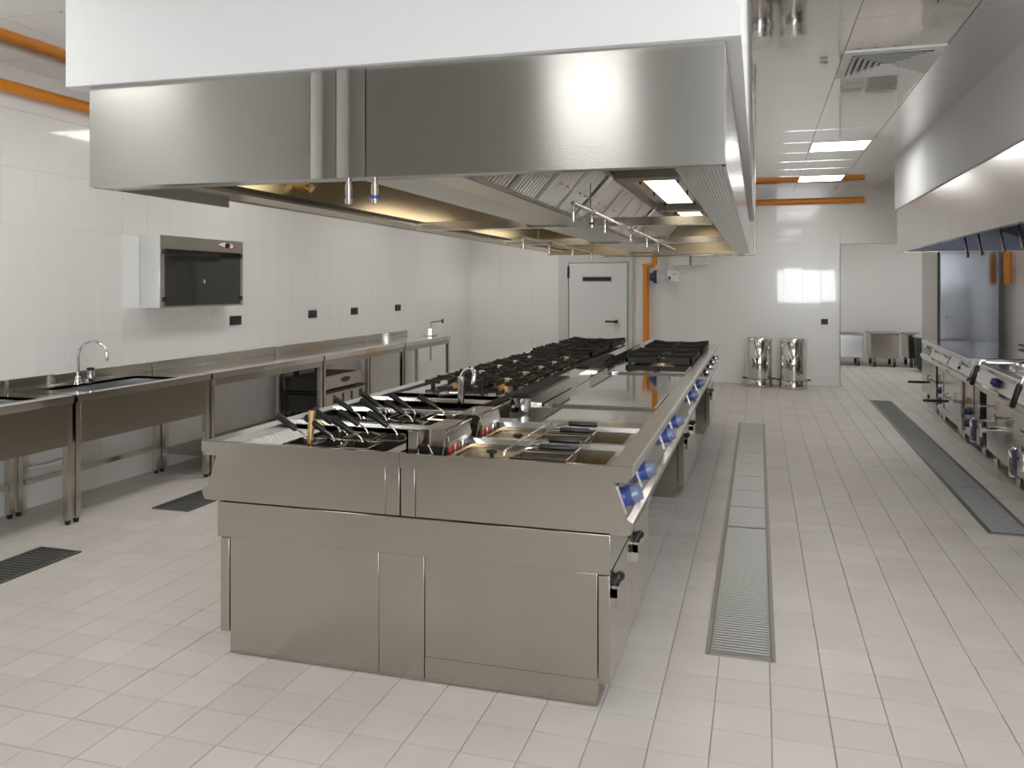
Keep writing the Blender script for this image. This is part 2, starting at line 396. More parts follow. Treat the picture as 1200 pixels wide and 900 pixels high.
# ------------------------------------------------------------------ island
XM = -1.375
ISLAND = 'units of the cooking island'
PROF = [(-.53, .8495), (-.512, .842), (-.467, .709), (-.443, .698), (-.439, .683), (-.454, .652), (-.53, .65)]
def mx(p): return [(2*XM-x, z) for x, z in reversed(p)]
def knob_at(t, y, side=1, ring='blue', capm='knob_cap', r=.036, base='bright'):
    n = Vector((.947*side, 0, .32)); c = Vector((-.489, y, .775)) if side > 0 else Vector((2*XM+.489, y, .775))
    u = Vector((0, 1, 0)); w = n.cross(u)
    bz = B(); q = c+n*.001
    bz.add([q+u*a+w*b_+n*z for z in (0, .003) for a, b_ in ((-.055,-.055),(.055,-.055),(.055,.055),(-.055,.055))], [(0,1,2,3),(7,6,5,4),(0,4,5,1),(1,5,6,2),(2,6,7,3),(3,7,4,0)])
    part(t, 'bezel', bz, base)
    k = part(t, 'knob', B().tube([c+n*.004, c+n*.022, c+n*.022, c+n*.036], [r*1.0, r*1.02, r*1.12, r*1.08], 20), ring)
    cp = B().tube([c+n*.036, c+n*.058, c+n*.064], [r*.92, r*.8, r*.7], 16)
    cp.add([c+n*.06+u*a+w*b_+n*z for z in (0, .012) for a, b_ in ((-.006,-.026),(.006,-.026),(.006,.026),(-.006,.026))], [(0,1,2,3),(7,6,5,4),(0,4,5,1),(1,5,6,2),(2,6,7,3),(3,7,4,0)])
    part(k, 'cap', cp, capm)
def rim_and_panel(t, y0, y1, side, chamfer_front=False):
    f = (lambda p: p) if side > 0 else mx
    part(t, 'control_panel', B().prism(f(PROF), y0+.001, y1-.001), 'steel')
    part(t, 'rim', B().prism(f([(-.53, .852), (-.466, .852), (-.447, .862), (-.444, .897), (-.452, .905), (-.53, .905)]), y0+.0005, y1-.0005), 'bright')
def front_apron(t, x0, x1, side):
    y = 3.04
    # rim front with cut corner, upper panel with its fold lines
    if side > 0: pr = [(x0, .846), (-.466, .846), (-.444, .868), (-.446, .905), (x0, .905)]
    else: pr = [(2*XM+.444, .868), (2*XM+.466, .846), (x1, .846), (x1, .905), (2*XM+.446, .905)]
    part(t, 'front_rim', B().prism(pr, y-.006, y+.0035), 'steel')

# pasta cooker, front left
PC = thing('pasta_cooker', 'steel pasta cooker at front left of the island with black gripped baskets', 'cooker', (-1.84, 4.0, 0), group=ISLAND)
HOL = [(-2.245, -1.46, 3.10, 3.60), (-2.245, -1.46, 3.66, 4.06), (-2.245, -1.46, 4.12, 4.50), (-2.245, -1.46, 4.56, 4.84)]
part(PC, 'worktop', B().plate_with_holes(2*XM+.53, XM-.03, 3.092, 4.95, .865, .895, HOL).box(2*XM+.53, XM-.001, 3.044, 3.092, .847, .897), 'top_steel')
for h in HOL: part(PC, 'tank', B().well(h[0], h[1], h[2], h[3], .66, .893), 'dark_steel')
for y in (3.63, 4.09, 4.53):
    part(PC, 'divider', B().prism([(y-.028, .896), (y+.028, .896), (y+.02, .912), (y-.02, .912)], -2.24, -1.46, 'x'), 'bright')
front_apron(PC, 0, XM-.001, -1); rim_and_panel(PC, 3.044, 4.95, -1)
part(PC, 'front_panel', B().box(-2.222, -1.441, 3.043, 3.063, .652, .846), 'steel', bev=.0015)
part(PC, 'front_trim', B().box(-1.4385, XM-.003, 3.041, 3.063, .652, .846), 'steel', bev=.002)
dp = B(); dp.plate_with_holes(-2.235, -2.03, 3.12, 3.59, .868, .872, [(-2.225+.026*i, -2.211+.026*i, 3.135+.03*j, 3.15+.03*j) for i in range(7) for j in range(15)])
part(PC, 'drain_tray', dp, 'white')
tp = part(PC, 'tap', B().tube([(-1.875, 3.19, .80), (-1.862, 3.19, .98), (-1.858, 3.19, 1.03)], [.012, .014, .016], 10).tube([(-1.86, 3.19, .955), (-1.83, 3.2, .985), (-1.82, 3.21, .97), (-1.82, 3.21, .94)], .008, 8), 'brass', 'gold toned tap')
fc = part(PC, 'faucet', B().tube([(-1.60, 4.36, .893), (-1.60, 4.36, 1.06)], .02, 12).tube([(-1.60, 4.36, 1.06)]+[(-1.60+.03*math.sin(a)*.6+.045*(1-math.cos(a)), 4.36-.02*(1-math.cos(a)), 1.06+.055*math.sin(a)) for a in [PI*k/8 for k in range(1, 8)]]+[(-1.515, 4.32, 1.03)], .0125, 10), 'chrome', 'chrome swivel faucet')
part(fc, 'lever', B().tube([(-1.615, 4.35, .975), (-1.66, 4.33, .975)], .013, 8).tube([(-1.66, 4.33, .985), (-1.72, 4.31, .99)], .005, 6).tube([(-1.66, 4.33, .965), (-1.72, 4.31, .96)], .005, 6).tube([(-1.72, 4.31, .99), (-1.72, 4.31, .96)], .005, 6), 'chrome')
# baskets
bk = thing('pasta_basket', '', 'basket', (-1.895, 3.20, .9), group='pasta baskets in the cooker', local=True)
wire = B()
wire.tube([(-.06,-.08,0),(.06,-.08,0),(.06,.08,0),(-.06,.08,0),(-.06,-.08,0)], .004, 5, False)
part(bk, 'basket_frame', wire, 'chrome')
msh = B()
for z in (-.10, -.19): msh.tube([(-.06,-.08,z),(.06,-.08,z),(.06,.08,z),(-.06,.08,z),(-.06,-.08,z)], .0028, 5, False)
for k in range(9):
    a = -.06+.015*k; msh.box(a-.0012, a+.0012, -.081, -.079, -.19, 0).box(a-.0012, a+.0012, .079, .081, -.19, 0)
for k in range(11):
    a = -.08+.016*k; msh.box(-.061, -.059, a-.0012, a+.0012, -.19, 0).box(.059, .061, a-.0012, a+.0012, -.19, 0)
for k in range(9): msh.box(-.06, .06, -.08+.02*k-.001, -.08+.02*k+.001, -.19, -.188); msh.box(-.06+.015*k-.001, -.06+.015*k+.001, -.08, .08, -.19, -.188)
part(bk, 'mesh', msh, 'dark_steel', stuff=True)
hd = part(bk, 'handle', B().tube([(.06,-.03,0),(.045,-.015,.01),(.02,0,.02),(0,0,.012)], .0035, 6).tube([(.06,.03,0),(.045,.015,.01),(.02,0,.02)], .0035, 6).tube([(.002,0,-.005),(.006,0,.012),(-.003,0,.03),(-.022,0,.045),(-.045,0,.055)], .0042, 8), 'chrome')
part(hd, 'grip', B().tube([(-.040,0,.050),(-.046,0,.054),(-.085,0,.078),(-.125,0,.101),(-.136,0,.107),(-.139,0,.109)], [.009,.0125,.0135,.016,.015,.008], 10), 'black', 'black grip')
ROWS = [(3.16, (-1.895, -1.757, -1.622), 'front'), (3.36, (-1.835, -1.697, -1.552), 'second'), (3.72, (-1.915, -1.775, -1.635), 'third'), (3.95, (-1.885, -1.72, -1.555), 'rearmost')]
ORD = ('leftmost', 'middle', 'rightmost')
first = True
for y, xs, rn in ROWS:
    for k, x in enumerate(xs):
        lab = 'black gripped wire pasta basket, %s in the %s row of the cooker' % (ORD[k], rn)
        if first: bk['label'] = lab; bk.location = (x, y+.03, .895); first = False
        else: dup(bk, (x, y+.03, .895), lab).rotation_euler.z = random.uniform(-.06, .06)

# deep fryer, front right
DF = thing('deep_fryer', 'steel twin deep fryer at front right island corner with blue knobs', 'fryer', (-.95, 3.6, 0), group=ISLAND)
FH = [(-1.20, -.565, 3.095, 3.415), (-1.20, -.565, 3.475, 3.855)]
part(DF, 'worktop', B().plate_with_holes(XM+.001, -.53, 3.092, 4.12, .86, .885, FH).box(XM+.001, -.53, 3.044, 3.092, .847, .897), 'top_steel')
for h in FH:
    part(DF, 'tank', B().add([(h[0],h[2],.884),(h[1],h[2],.884),(h[1],h[3],.884),(h[0],h[3],.884),(h[0]+.02,h[2]+.02,.66),(h[1]-.3,h[2]+.02,.66),(h[1]-.3,h[3]-.02,.66),(h[0]+.02,h[3]-.02,.66),(h[1]-.02,h[2]+.01,.845),(h[1]-.02,h[3]-.01,.845)],
         [(4,5,6,7),(0,4,7,3),(0,1,8,5,4),(3,7,6,9,2),(1,2,9,8),(8,9,6,5)]), 'inner')
for y in (3.445, 3.89):
    part(DF, 'divider', B().prism([(y-.026, .885), (y+.026, .885), (y+.02, .906), (y-.02, .906)], -1.255, -.53, 'x'), 'bright')
front_apron(DF, XM+.001, 0, 1); rim_and_panel(DF, 3.044, 4.12, 1)
part(DF, 'front_panel', B().box(-1.309, -.5275, 3.043, 3.063, .652, .846), 'steel', bev=.0015)
part(DF, 'front_trim', B().box(XM+.003, -1.3115, 3.041, 3.063, .652, .846), 'steel', bev=.002)
part(DF, 'end_plate', B().prism([(x, z) for x, z in PROF], 3.040, 3.0435), 'steel')
for y in (3.12, 3.55): knob_at(DF, y)
part(DF, 'rest_wire', B().tube([(-.955, 3.09, .905), (-.955, 3.1, .925), (-.955, 3.86, .925), (-.955, 3.87, .905)], .005, 8), 'chrome')
for y in (3.11, 3.53):
    hb = part(DF, 'heater_head', B().prism([(-1.345, .915), (-1.21, .915), (-1.205, .935), (-1.215, .975), (-1.235, .985), (-1.33, .985), (-1.345, .975)], y+.04, y+.31), 'steel', bev=.002)
    part(hb, 'bracket', B().box(-1.366, -1.318, y-.03, y-.022, .885, .985).box(-1.366, -1.357, y-.03, y+.03, .885, .985), 'steel')
    part(hb, 'wire_handle', B().tube([(-1.235, y+.03, .88), (-1.225, y+.03, .93), (-1.21, y+.03, .975), (-1.20, y+.05, .993), (-1.20, y+.29, .993), (-1.21, y+.31, .975)], .004, 6).tube([(-1.30, y+.04, .92), (-1.275, y+.03, .885)], .004, 6), 'chrome')
    cb = B().box(-1.345, -1.225, y+.05, y+.31, .886, .915); part(hb, 'terminal_box', cb, 'black')
    for q in range(2): part(hb, 'red_label', B().box(-1.2245, -1.218, y+.07+.09*q, y+.115+.09*q, .888, .918), 'red', 'red strip')
    for q in range(2): part(hb, 'steel_clip', B().box(-1.2245, -1.216, y+.125+.09*q, y+.145+.09*q, .888, .92), 'chrome')
def fry_lid(y0, y1, lab):
    x0, x1 = -1.19, -.975
    l = thing('basin_cover', lab, 'cover', ((x0+x1)/2, (y0+y1)/2, .872), group='lids on the fryer')
    part(l, 'plate', B().box(x0, x1, y0, y1, .866, .872).box(x0, x1, y0, y0+.008, .866, .884), 'inner')
    part(l, 'lid_knob', B().lathe([(.013, 0), (.009, .012), (.009, .024), (.022, .030), (.022, .038), (.012, .042)], (-1.03, y0+.06, .872), 14), 'black', 'black knob')
fry_lid(3.105, 3.405, 'steel fryer lid with black knob, in the front basin')
fry_lid(3.485, 3.845, 'steel fryer lid with black knob, in the second basin')
fb = thing('fryer_basket', '', 'basket', (-.83, 3.17, .9), group='baskets in the fryer', local=True)
fm = B()
def quad_mesh(b, p00, p10, p11, p01, n, m_, t_=.0013):
    p00, p10, p11, p01 = map(Vector, (p00, p10, p11, p01))
    for i in range(n+1):
        a = p00.lerp(p10, i/n); c = p01.lerp(p11, i/n); b.tube([a, c], t_, 3, False)
    for j in range(m_+1):
        a = p00.lerp(p01, j/m_); c = p10.lerp(p11, j/m_); b.tube([a, c], t_, 3, False)
T = [(-.11,-.06,.005),(.11,-.06,.005),(.11,.06,.005),(-.11,.06,.005)]; Bo = [(-.10,-.05,-.11),(.06,-.05,-.11),(.06,.05,-.11),(-.10,.05,-.11)]
for k in range(4):
    j = (k+1) % 4; quad_mesh(fm, Bo[k], Bo[j], T[j], T[k], 14 if k % 2 == 0 else 8, 7)
quad_mesh(fm, *Bo, 10, 7); part(fb, 'mesh', fm, 'dark_steel', stuff=True)
part(fb, 'basket_frame', B().tube(T+T[:1], .004, 6, False), 'dark_steel')
hh = part(fb, 'handle', B().tube([(-.10,-.03,.004),(-.06,-.008,.035),(.0,-.004,.042)], .004, 6).tube([(-.10,.03,.004),(-.06,.008,.035),(.0,.004,.042)], .004, 6), 'chrome')
part(hh, 'grip', B().tube([(-.012,0,.042),(-.01,0,.042),(.118,0,.042),(.122,0,.042)], [.006,.0115,.0115,.007], 8), 'black', 'black grip')
for k, (x, y, lab) in enumerate([(-.82, 3.165, 'front half basket with black handle in the front fryer basin'), (-.82, 3.315, 'rear half basket with black handle in the front fryer basin'),
                                 (-.83, 3.565, 'front half basket with black handle in the rear fryer basin'), (-.83, 3.735, 'rear half basket with black handle in the rear fryer basin')]):
    if k == 0: fb['label'] = lab; fb.location = (x, y, .895)
    else: dup(fb, (x, y, .895), lab)

# solid tops, right row
def solid_top(y0, y1, p0, p1, knobs, lab):
    t = thing('solid_top_range', lab, 'range', (-.9, (y0+y1)/2, 0), group=ISLAND)
    part(t, 'worktop', B().box(-1.19, -.53, y0+.001, y1-.001, .86, .885), 'polish')
    part(t, 'hot_plate', B().prism([(-1.185, .886), (-.548, .886), (-.548, .894), (-.553, .898), (-1.18, .898), (-1.185, .894)], p0, p1), 'polish')
    part(t, 'side_slot', B().box(-.546, -.538, p0+.05, p1-.05, .8855, .888), 'black')
    rim_and_panel(t, y0, y1, 1)
    for y in knobs: knob_at(t, y)
    return t
solid_top(4.12, 5.72, 4.62, 5.43, (4.42, 4.9), 'mirror polished solid top range beside the fryer on the island')
solid_top(5.72, 7.12, 6.50, 7.10, (6.1, 6.85), 'mirror polished solid top range next to the right iron grates')

def pan_grate(x0, x1, y0, y1, z):
    """heavy casting: outer frame, outer prongs rising from the two long sides, centre left open over each burner"""
    b = B(); t_ = .018; ym = (y0+y1)/2
    for (a0, a1, c0, c1) in ((x0, x1, y0, y0+t_), (x0, x1, y1-t_, y1), (x0, x0+t_, y0, y1), (x1-t_, x1, y0, y1), (x0, x1, ym-t_/2, ym+t_/2)):
        b.box(a0, a1, c0, c1, z, z+.042)
    cx = (x0+x1)/2
    for cy in ((y0*3+y1)/4, (y0+y1*3)/4):
        hy = (y1-y0)/4; hx = (x1-x0)/2
        for sx in (1, -1):
            for k in (-1, 0, 1):
                p = Vector((cx+sx*hx, cy+k*hy*.62, 0)); q = Vector((cx+sx*.11, cy+k*.05, 0)); d = (q-p).normalized(); n = Vector((-d.y, d.x, 0))*.009
                b.add([(*(p+n).xy, z+.01), (*(q+n).xy, z+.018), (*(q-n).xy, z+.018), (*(p-n).xy, z+.01), (*(p+n).xy, z+.066), (*(q+n).xy, z+.05), (*(q-n).xy, z+.05), (*(p-n).xy, z+.066)],
                      [(0,3,2,1),(4,5,6,7),(0,1,5,4),(1,2,6,5),(2,3,7,6),(3,0,4,7)])
        for s_ in (1, -1):
            b.box(cx-.009, cx+.009, min(cy+s_*.10, cy+s_*hy), max(cy+s_*.10, cy+s_*hy), z+.012, z+.05)
    for fx in (x0+.03, x1-.03):
        for fy in (y0+.05, y1-.05): b.box(fx-.012, fx+.012, fy-.012, fy+.012, z-.025, z)
    return b
def burner(t, x, y, z, r=.05):
    k = part(t, 'burner', B().lathe([(r*1.5, 0), (r*1.5, .01), (r, .014), (r, .03), (r*.7, .036)], (x, y, z), 18), 'brass', 'brass burner')
    part(k, 'burner_cap', B().lathe([(r*.75, .036), (r*.8, .044), (r*.5, .049)], (x, y, z), 18), 'cream')
def hob(lab, x0, x1, y0, y1, side, grates, knobs=()):
    t = thing('gas_hob', lab, 'hob', ((x0+x1)/2, (y0+y1)/2, 0), group=ISLAND)
    part(t, 'worktop', B().box(x0, x1, y0+.001, y1-.001, .86, .885), 'top_steel')
    rim_and_panel(t, y0, y1, side)
    for g in grates:
        part(t, 'grate', pan_grate(*g, .912), 'iron')
        for f_ in (.25, .75): burner(t, (g[0]+g[1])/2, g[2]+(g[3]-g[2])*f_, .8855, .055)
    for y in knobs: knob_at(t, y, side, 'black', 'chrome', .03, 'dark_steel')
    return t
hob('gas hob with two heavy iron grates at far right island end', -1.27, -.53, 7.12, 9.82, 1, [(-1.11, -.545, 7.18, 8.22), (-1.11, -.53, 8.36, 9.42)], (7.75, 8.25, 8.8, 9.3))
hob('gas hob with two heavy iron grates at far left island end', 2*XM+.53, -1.48, 7.55, 9.82, -1, [(-2.10, -1.50, 7.65, 8.62), (-2.10, -1.50, 8.76, 9.72)])
# low open burners, left row
t = thing('gas_hob', 'steel gas hob with ten low black burner grates behind pasta cooker', 'hob', (-1.84, 6.2, 0), group=ISLAND)
part(t, 'worktop', B().box(2*XM+.53, -1.48, 4.951, 7.549, .86, .893), 'counter_top'); rim_and_panel(t, 4.95, 7.55, -1)
for c, cx in enumerate((-2.0, -1.66)):
    for r in range(5):
        cy = 5.42+r*.45; b = B(); z = .915; hx, hy = .165, .215
        for s_ in (1, -1):
            b.box(cx-hx, cx-.06, cy+s_*hy-.006, cy+s_*hy+.006, z, z+.026); b.box(cx+.06, cx+hx, cy+s_*hy-.006, cy+s_*hy+.006, z, z+.026); b.box(cx+s_*hx-.006, cx+s_*hx+.006, cy-hy, cy+hy, z+.006, z+.02)
            b.box(cx+s_*.05 if s_ > 0 else cx-hx, cx+hx if s_ > 0 else cx-.05, cy-.006, cy+.006, z, z+.034)
            b.box(cx-.006, cx+.006, cy+.05 if s_ > 0 else cy-hy, cy+hy if s_ > 0 else cy-.05, z, z+.034)
        for sx in (1, -1):
            for sy in (1, -1): b.tube([(cx+sx*hx, cy+sy*hy, z+.015), (cx+sx*.05, cy+sy*.06, z+.02)], .007, 4); b.box(cx+sx*.12-.012, cx+sx*.12+.012, cy+sy*.19-.012, cy+sy*.19+.012, .8935, z); b.box(cx+sx*.1-.01, cx+sx*.1+.01, cy+sy*hy-.01, cy+sy*hy+.01, z+.02, z+.042)
        part(t, 'grate', b, 'iron'); burner(t, cx, cy, .8935, .045 if c == 0 else .055)

# flues along the middle
def flue(lab, x0, x1, y0, yg, y1, z0, z1):
    t = thing('flue_cover', lab, 'flue', ((x0+x1)/2, y0, z0), group='flue covers along the island middle')
    cx = (x0+x1)/2; r = (x1-x0)/2
    pl = [(cx+r*math.cos(a), y0+r+r*math.sin(a)*.8) for a in [PI+PI*k/10 for k in range(11)]]+[(x1, y1), (x0, y1)]
    part(t, 'duct', B().prism(pl, z0, z1, 'z').smooth(), 'top_steel')
    part(t, 'nose_trim', B().prism([(cx+(r+.004)*math.cos(a), y0+r+(r+.004)*math.sin(a)*.8) for a in [PI+PI*k/10 for k in range(11)]], z0+.02, z1-.004, 'z').smooth(), 'chrome')
    g = B().box(x0+.001, x1-.001, y0+r*.7, yg, z1, z1+.014); part(t, 'grille', g, 'black')
    s_ = B(); y = y0+r
    while y < yg-.02: s_.box(x0+.012, x1-.012, y, y+.012, z1+.014, z1+.02); y += .03
    part(t, 'grille_bar', s_, 'iron', stuff=True)
flue('round nosed steel flue cover with black grille between the two rows', -1.305, -1.195, 4.30, 5.35, 6.02, .886, .962)
flue('farther round nosed flue cover along the island middle', -1.315, -1.215, 6.05, 7.25, 9.8, .886, .958)
flue('low dark flue strip between left hob and the middle flue', -1.46, -1.40, 4.3, 7.4, 9.8, .886, .905)
part(PC, 'centre_strip', B().box(XM-.085, XM-.001, 4.1, 4.95, .886, .896), 'steel')

# base of the island
IF = thing('island_base', 'steel clad base frame carrying all units of the cooking island', 'base', (XM, 6.4, 0), group=ISLAND)
part(IF, 'cladding_band', B().box(-2.228, -.5275, 3.04, 3.06, .498, .647), 'steel', bev=.002)
part(IF, 'bearer', B().box(-2.222, -.532, 3.061, 9.8, .50, .646), 'steel')
part(IF, 'left_end_panel', B().box(-2.170, -1.4735, 3.048, 3.07, .004, .497), 'steel', bev=.0015)
part(IF, 'centre_end_panel', B().box(-1.4705, -1.2735, 3.046, 3.07, .004, .497), 'steel', bev=.0015)
part(IF, 'right_end_panel', B().box(-1.2705, -.5775, 3.048, 3.07, .004, .497), 'steel', bev=.0015)
part(IF, 'kerb_plate', B().box(-1.27, -.58, 3.0465, 3.048, .006, .10), 'steel')
def cupboard(lab, x0, x1, y0, y1, side, doors):
    t = thing('base_cupboard', lab, 'cabinet', ((x0+x1)/2, (y0+y1)/2, 0), group='cupboards under the island')
    part(t, 'body', B().box(x0, x1, y0, y1, .085, .498), 'steel'); 
    part(t, 'plinth', B().box(x0+.02, x1-.02, y0+.005, y1-.03, 0, .085), 'steel')
    fx = x1 if side > 0 else x0
    n = len(doors)-1
    for k in range(n):
        a, b_ = doors[k]+.002, doors[k+1]-.002
        X0, X1 = (fx+.005, fx+.048) if side > 0 else (fx-.048, fx-.005)
        d = part(t, 'door', B().box(X0, X1, a, b_, .09, .492), 'steel', bev=.002)
        if side > 0:
            xo = X1; ya = a+.035
            h = part(d, 'handle', B().box(xo+.001, xo+.022, ya, ya+.15, .40, .435).box(xo+.001, xo+.024, ya, ya+.008, .36, .445), 'steel')
            part(h, 'grip_recess', B().tube([(xo+.002, ya+.03, .435), (xo+.012, ya+.06, .455), (xo+.018, ya+.09, .455), (xo+.014, ya+.12, .44)], [.010, .018, .020, .012], 8), 'black')
cupboard('steel base cupboard under the fryer with two handled doors', -1.27, -.578, 3.072, 4.18, 1, (3.045, 3.6, 4.18))
cupboard('steel base cupboard under the second solid top, floor gap before it', -1.27, -.578, 6.22, 7.40, 1, (6.22, 6.82, 7.40))
cupboard('steel base cupboard at the far right end of the island', -1.27, -.548, 9.03, 9.80, 1, (9.03, 9.80))
cupboard('steel base cupboard under the pasta cooker, left side', -2.17, -1.475, 3.072, 4.9, -1, (3.045, 3.65, 4.25, 4.9))
cupboard('steel base cupboard under the left hobs of the island', -2.17, -1.475, 6.2, 9.8, -1, (6.2, 7.1, 8.0, 8.9, 9.8))

# ------------------------------------------------------------------ main hood
HX0, HX1, HY0, HY1, HZ0, HZ1 = -2.725, -.1095, 2.94, 10.8, 1.993, 2.402
def hy(x): return 2.85+.085*(x-HX0)/(HX1-HX0)
HD = thing('extractor_hood', 'huge stainless extractor hood hanging over the cooking island', 'hood', ((HX0+HX1)/2, HY0, HZ0))
xs = [HX0, -1.686, -1.575, -1.452, HX1]
for k in range(4):
    x0, x1 = xs[k]+.0015, xs[k+1]-.0015
    if k in (1, 2):  # slightly bowed cover strips
        n = 8; pl = [(x0+(x1-x0)*i/n, hy(x0+(x1-x0)*i/n)-.003-.006*math.sin(PI*i/n)) for i in range(n+1)]+[(x1, hy(x1)+.01), (x0, hy(x0)+.01)]
        part(HD, 'front_strip', B().prism(pl, HZ0, HZ1+.016, 'z').smooth(), 'hood_steel')
    else: part(HD, 'front_panel', B().prism([(x0, hy(x0)), (x1, hy(x1)), (x1, hy(x1)+.012), (x0, hy(x0)+.012)], HZ0, HZ1+.016, 'z'), 'hood_steel')
part(HD, 'front_lip', B().prism([(HX0, hy(HX0)+.013), (HX1, hy(HX1)+.013), (HX1, HY0+.05), (HX0, HY0+.05)], HZ0, HZ0+.012, 'z'), 'hood_steel')
part(HD, 'right_side', B().box(HX1-.012, HX1, HY0+.012, HY1, HZ0, HZ1), 'hoodside')
part(HD, 'left_side', B().box(HX0, HX0+.012, 2.863, 3.8, HZ0, HZ1).box(HX0, HX0+.012, 3.8, HY1, 2.03, HZ1), 'hoodside')
part(HD, 'back_side', B().box(HX0+.012, HX1-.012, HY1-.012, HY1, HZ0, HZ1), 'inner')
part(HD, 'roof', B().box(HX0, HX1, HY0, HY1, HZ1-.006, HZ1+.012), 'inner')
# right plenum with ribbed perforated underside
part(HD, 'plenum', B().prism([(-.30, HZ0+.018), (HX1-.012, HZ0+.006), (HX1-.012, 2.3), (-.37, 2.364)], HY0+.05, HY1-.012), 'hoodside')
rb = B()
for k in range(12):
    x = -.295+.0148*k; z = HZ0+.0175-(x+.30)/.18*.012
    rb.box(x, x+.007, HY0+.06, HY1-.02, z-.005, z)
part(HD, 'plenum_rib', rb, 'bright', stuff=True)
# left plenum ledge and inclined lining
part(HD, 'left_ledge', B().box(HX0+.012, -2.50, HY0+.05, HY1-.012, 2.035, 2.05), 'inner')
part(HD, 'left_slot', B().box(-2.545, -2.505, HY0+.06, HY1-.02, 2.0505, 2.075), 'black')
part(HD, 'left_lining', B().add([(-2.53,HY0+.05,2.05),(-2.53,HY1-.02,2.05),(-2.58,HY1-.02,2.364),(-2.58,HY0+.05,2.364)], [(0,1,2,3)]), 'inner')
nz = part(HD, 'nozzle', B().tube([(-2.55, 4.2, 2.16), (-2.50, 4.2, 2.15), (-2.47, 4.2, 2.14)], [.035, .03, .02], 12).tube([(-2.49, 4.2, 2.15), (-2.44, 4.17, 2.12), (-2.42, 4.16, 2.14)], .016, 8), 'brass')
# centre beam and filter bank
part(HD, 'centre_beam', B().prism([(-1.66, 2.06), (-1.60, 2.02), (-1.33, 2.02), (-1.27, 2.06), (-1.27, 2.10), (-1.66, 2.10)], HY0+.05, HY1-.02), 'beam_steel')
def filter_bank(xa, za, xb, zb, sgn):
    mods = [(HY0+.06, 5.65), (5.79, 8.15), (8.29, HY1-.03)]
    for (a, b_) in mods:
        n = int((b_-a)/.5); wd = (b_-a)/n
        for k in range(n):
            y0, y1 = a+k*wd+.004, a+(k+1)*wd-.004
            fl = B(); d = Vector((xb-xa, 0, zb-za)); ln = d.length; d.normalize(); nn = Vector((d.z*sgn, 0, -d.x*sgn))
            for r in range(9):
                yy = y0+.02+(y1-y0-.04)*(r+.25)/9; w_ = (y1-y0-.04)/9*.52
                p = Vector((xa, yy, za)); q = Vector((xb, yy, zb)); e = Vector((0, w_, 0)); g_ = e*.2
                fl.add([p, q, q+e, p+e, p+g_+nn*.02, q+g_+nn*.02, q+e-g_+nn*.02, p+e-g_+nn*.02], [(0,1,5,4),(4,5,6,7),(7,6,2,3),(0,4,7,3),(1,2,6,5)])
            f = part(HD, 'filter', fl, 'filter_steel')
            fr_ = B()
            p = Vector((xa, y0, za)); q = Vector((xb, y0, zb)); L_ = Vector((0, y1-y0, 0))
            for s0, s1 in ((p, p+d*.02), (q-d*.02, q)): fr_.add([s0+nn*.022, s1+nn*.022, s1+L_+nn*.022, s0+L_+nn*.022], [(0,1,2,3)])
            for yy in (0, (y1-y0)-.016):
                e0 = Vector((0, yy, 0)); e1 = Vector((0, yy+.016, 0)); fr_.add([p+e0+nn*.022, q+e0+nn*.022, q+e1+nn*.022, p+e1+nn*.022], [(0,1,2,3)])
            part(f, 'filter_frame', fr_, 'filter_steel')
            # two wire pulls
            hq = B()
            for yy in (.33, .67):
                c = p.lerp(q, .45)+Vector((0, (y1-y0)*yy, 0))+nn*.022
                hq.tube([c+Vector((0,-.025,0)), c+Vector((0,-.025,0))+nn*.025, c+Vector((0,.025,0))+nn*.025, c+Vector((0,.025,0))], .003, 4)
            part(f, 'filter_pull', hq, 'chrome')
    bk_ = B().add([(xa, HY0+.05, za+.006), (xb, HY0+.05, zb+.006), (xb, HY1-.02, zb+.006), (xa, HY1-.02, za+.006)], [(0,1,2,3)])
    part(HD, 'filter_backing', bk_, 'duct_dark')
filter_bank(-1.255, 2.07, -1.0, 2.36, 1)
filter_bank(-1.675, 2.07, -1.93, 2.36, -1)
part(HD, 'roof_lining', B().box(-1.02, -.37, HY0+.05, HY1-.02, 2.365, 2.38), 'steel'); part(HD, 'roof_lining', B().box(-2.58, -1.91, HY0+.05, HY1-.02, 2.365, 2.38), 'inner')
part(HD, 'filter_rail', B().box(-1.0, -.955, HY0+.05, HY1-.02, 2.335, 2.3645), 'dark_steel')
for y in (5.9, 8.3): part(HD, 'cross_bar', B().prism([(y-.05, HZ0+.01), (y+.05, HZ0+.01), (y+.05, HZ0+.05), (y-.05, HZ0+.07)], -2.52, -.31, 'x'), 'steel')
for y in (5.72, 8.22):
    part(HD, 'rafter', B().prism([(y-.09, 2.31), (y+.09, 2.31), (y+.09, 2.364), (y-.09, 2.364)], -.955, -.38, 'x'), 'dark_steel')
    d = B().add([(-1.24, y-.06, 2.055), (-.97, y-.06, 2.345), (-.97, y+.06, 2.345), (-1.24, y+.06, 2.055)], [(0,1,2,3)]); part(HD, 'rib_cover', d, 'bright')
for (y0, y1) in [(3.3, 4.6), (5.98, 7.68), (8.62, 9.85)]:
    for (x0, x1) in ((-.80, -.575), (-2.17, -1.975)):
        lf = part(HD, 'lamp_housing', B().plate_with_holes(x0-.035, x1+.04, y0-.08, y1+.06, 2.335, 2.363, [(x0, x1, y0, y1)]), 'steel')
        part(lf, 'lamp_glass', B().box(x0, x1, y0, y1, 2.343, 2.347), 'hoodlamp')
        cl = B()
        for xx in (x0-.02, x1+.02):
            for yy in (y0+.02, (y0+y1)/2, y1-.02): cl.cyl((xx, yy, 2.335), (xx, yy, 2.31), .010, .007, 6)
        part(lf, 'clip', cl, 'black')
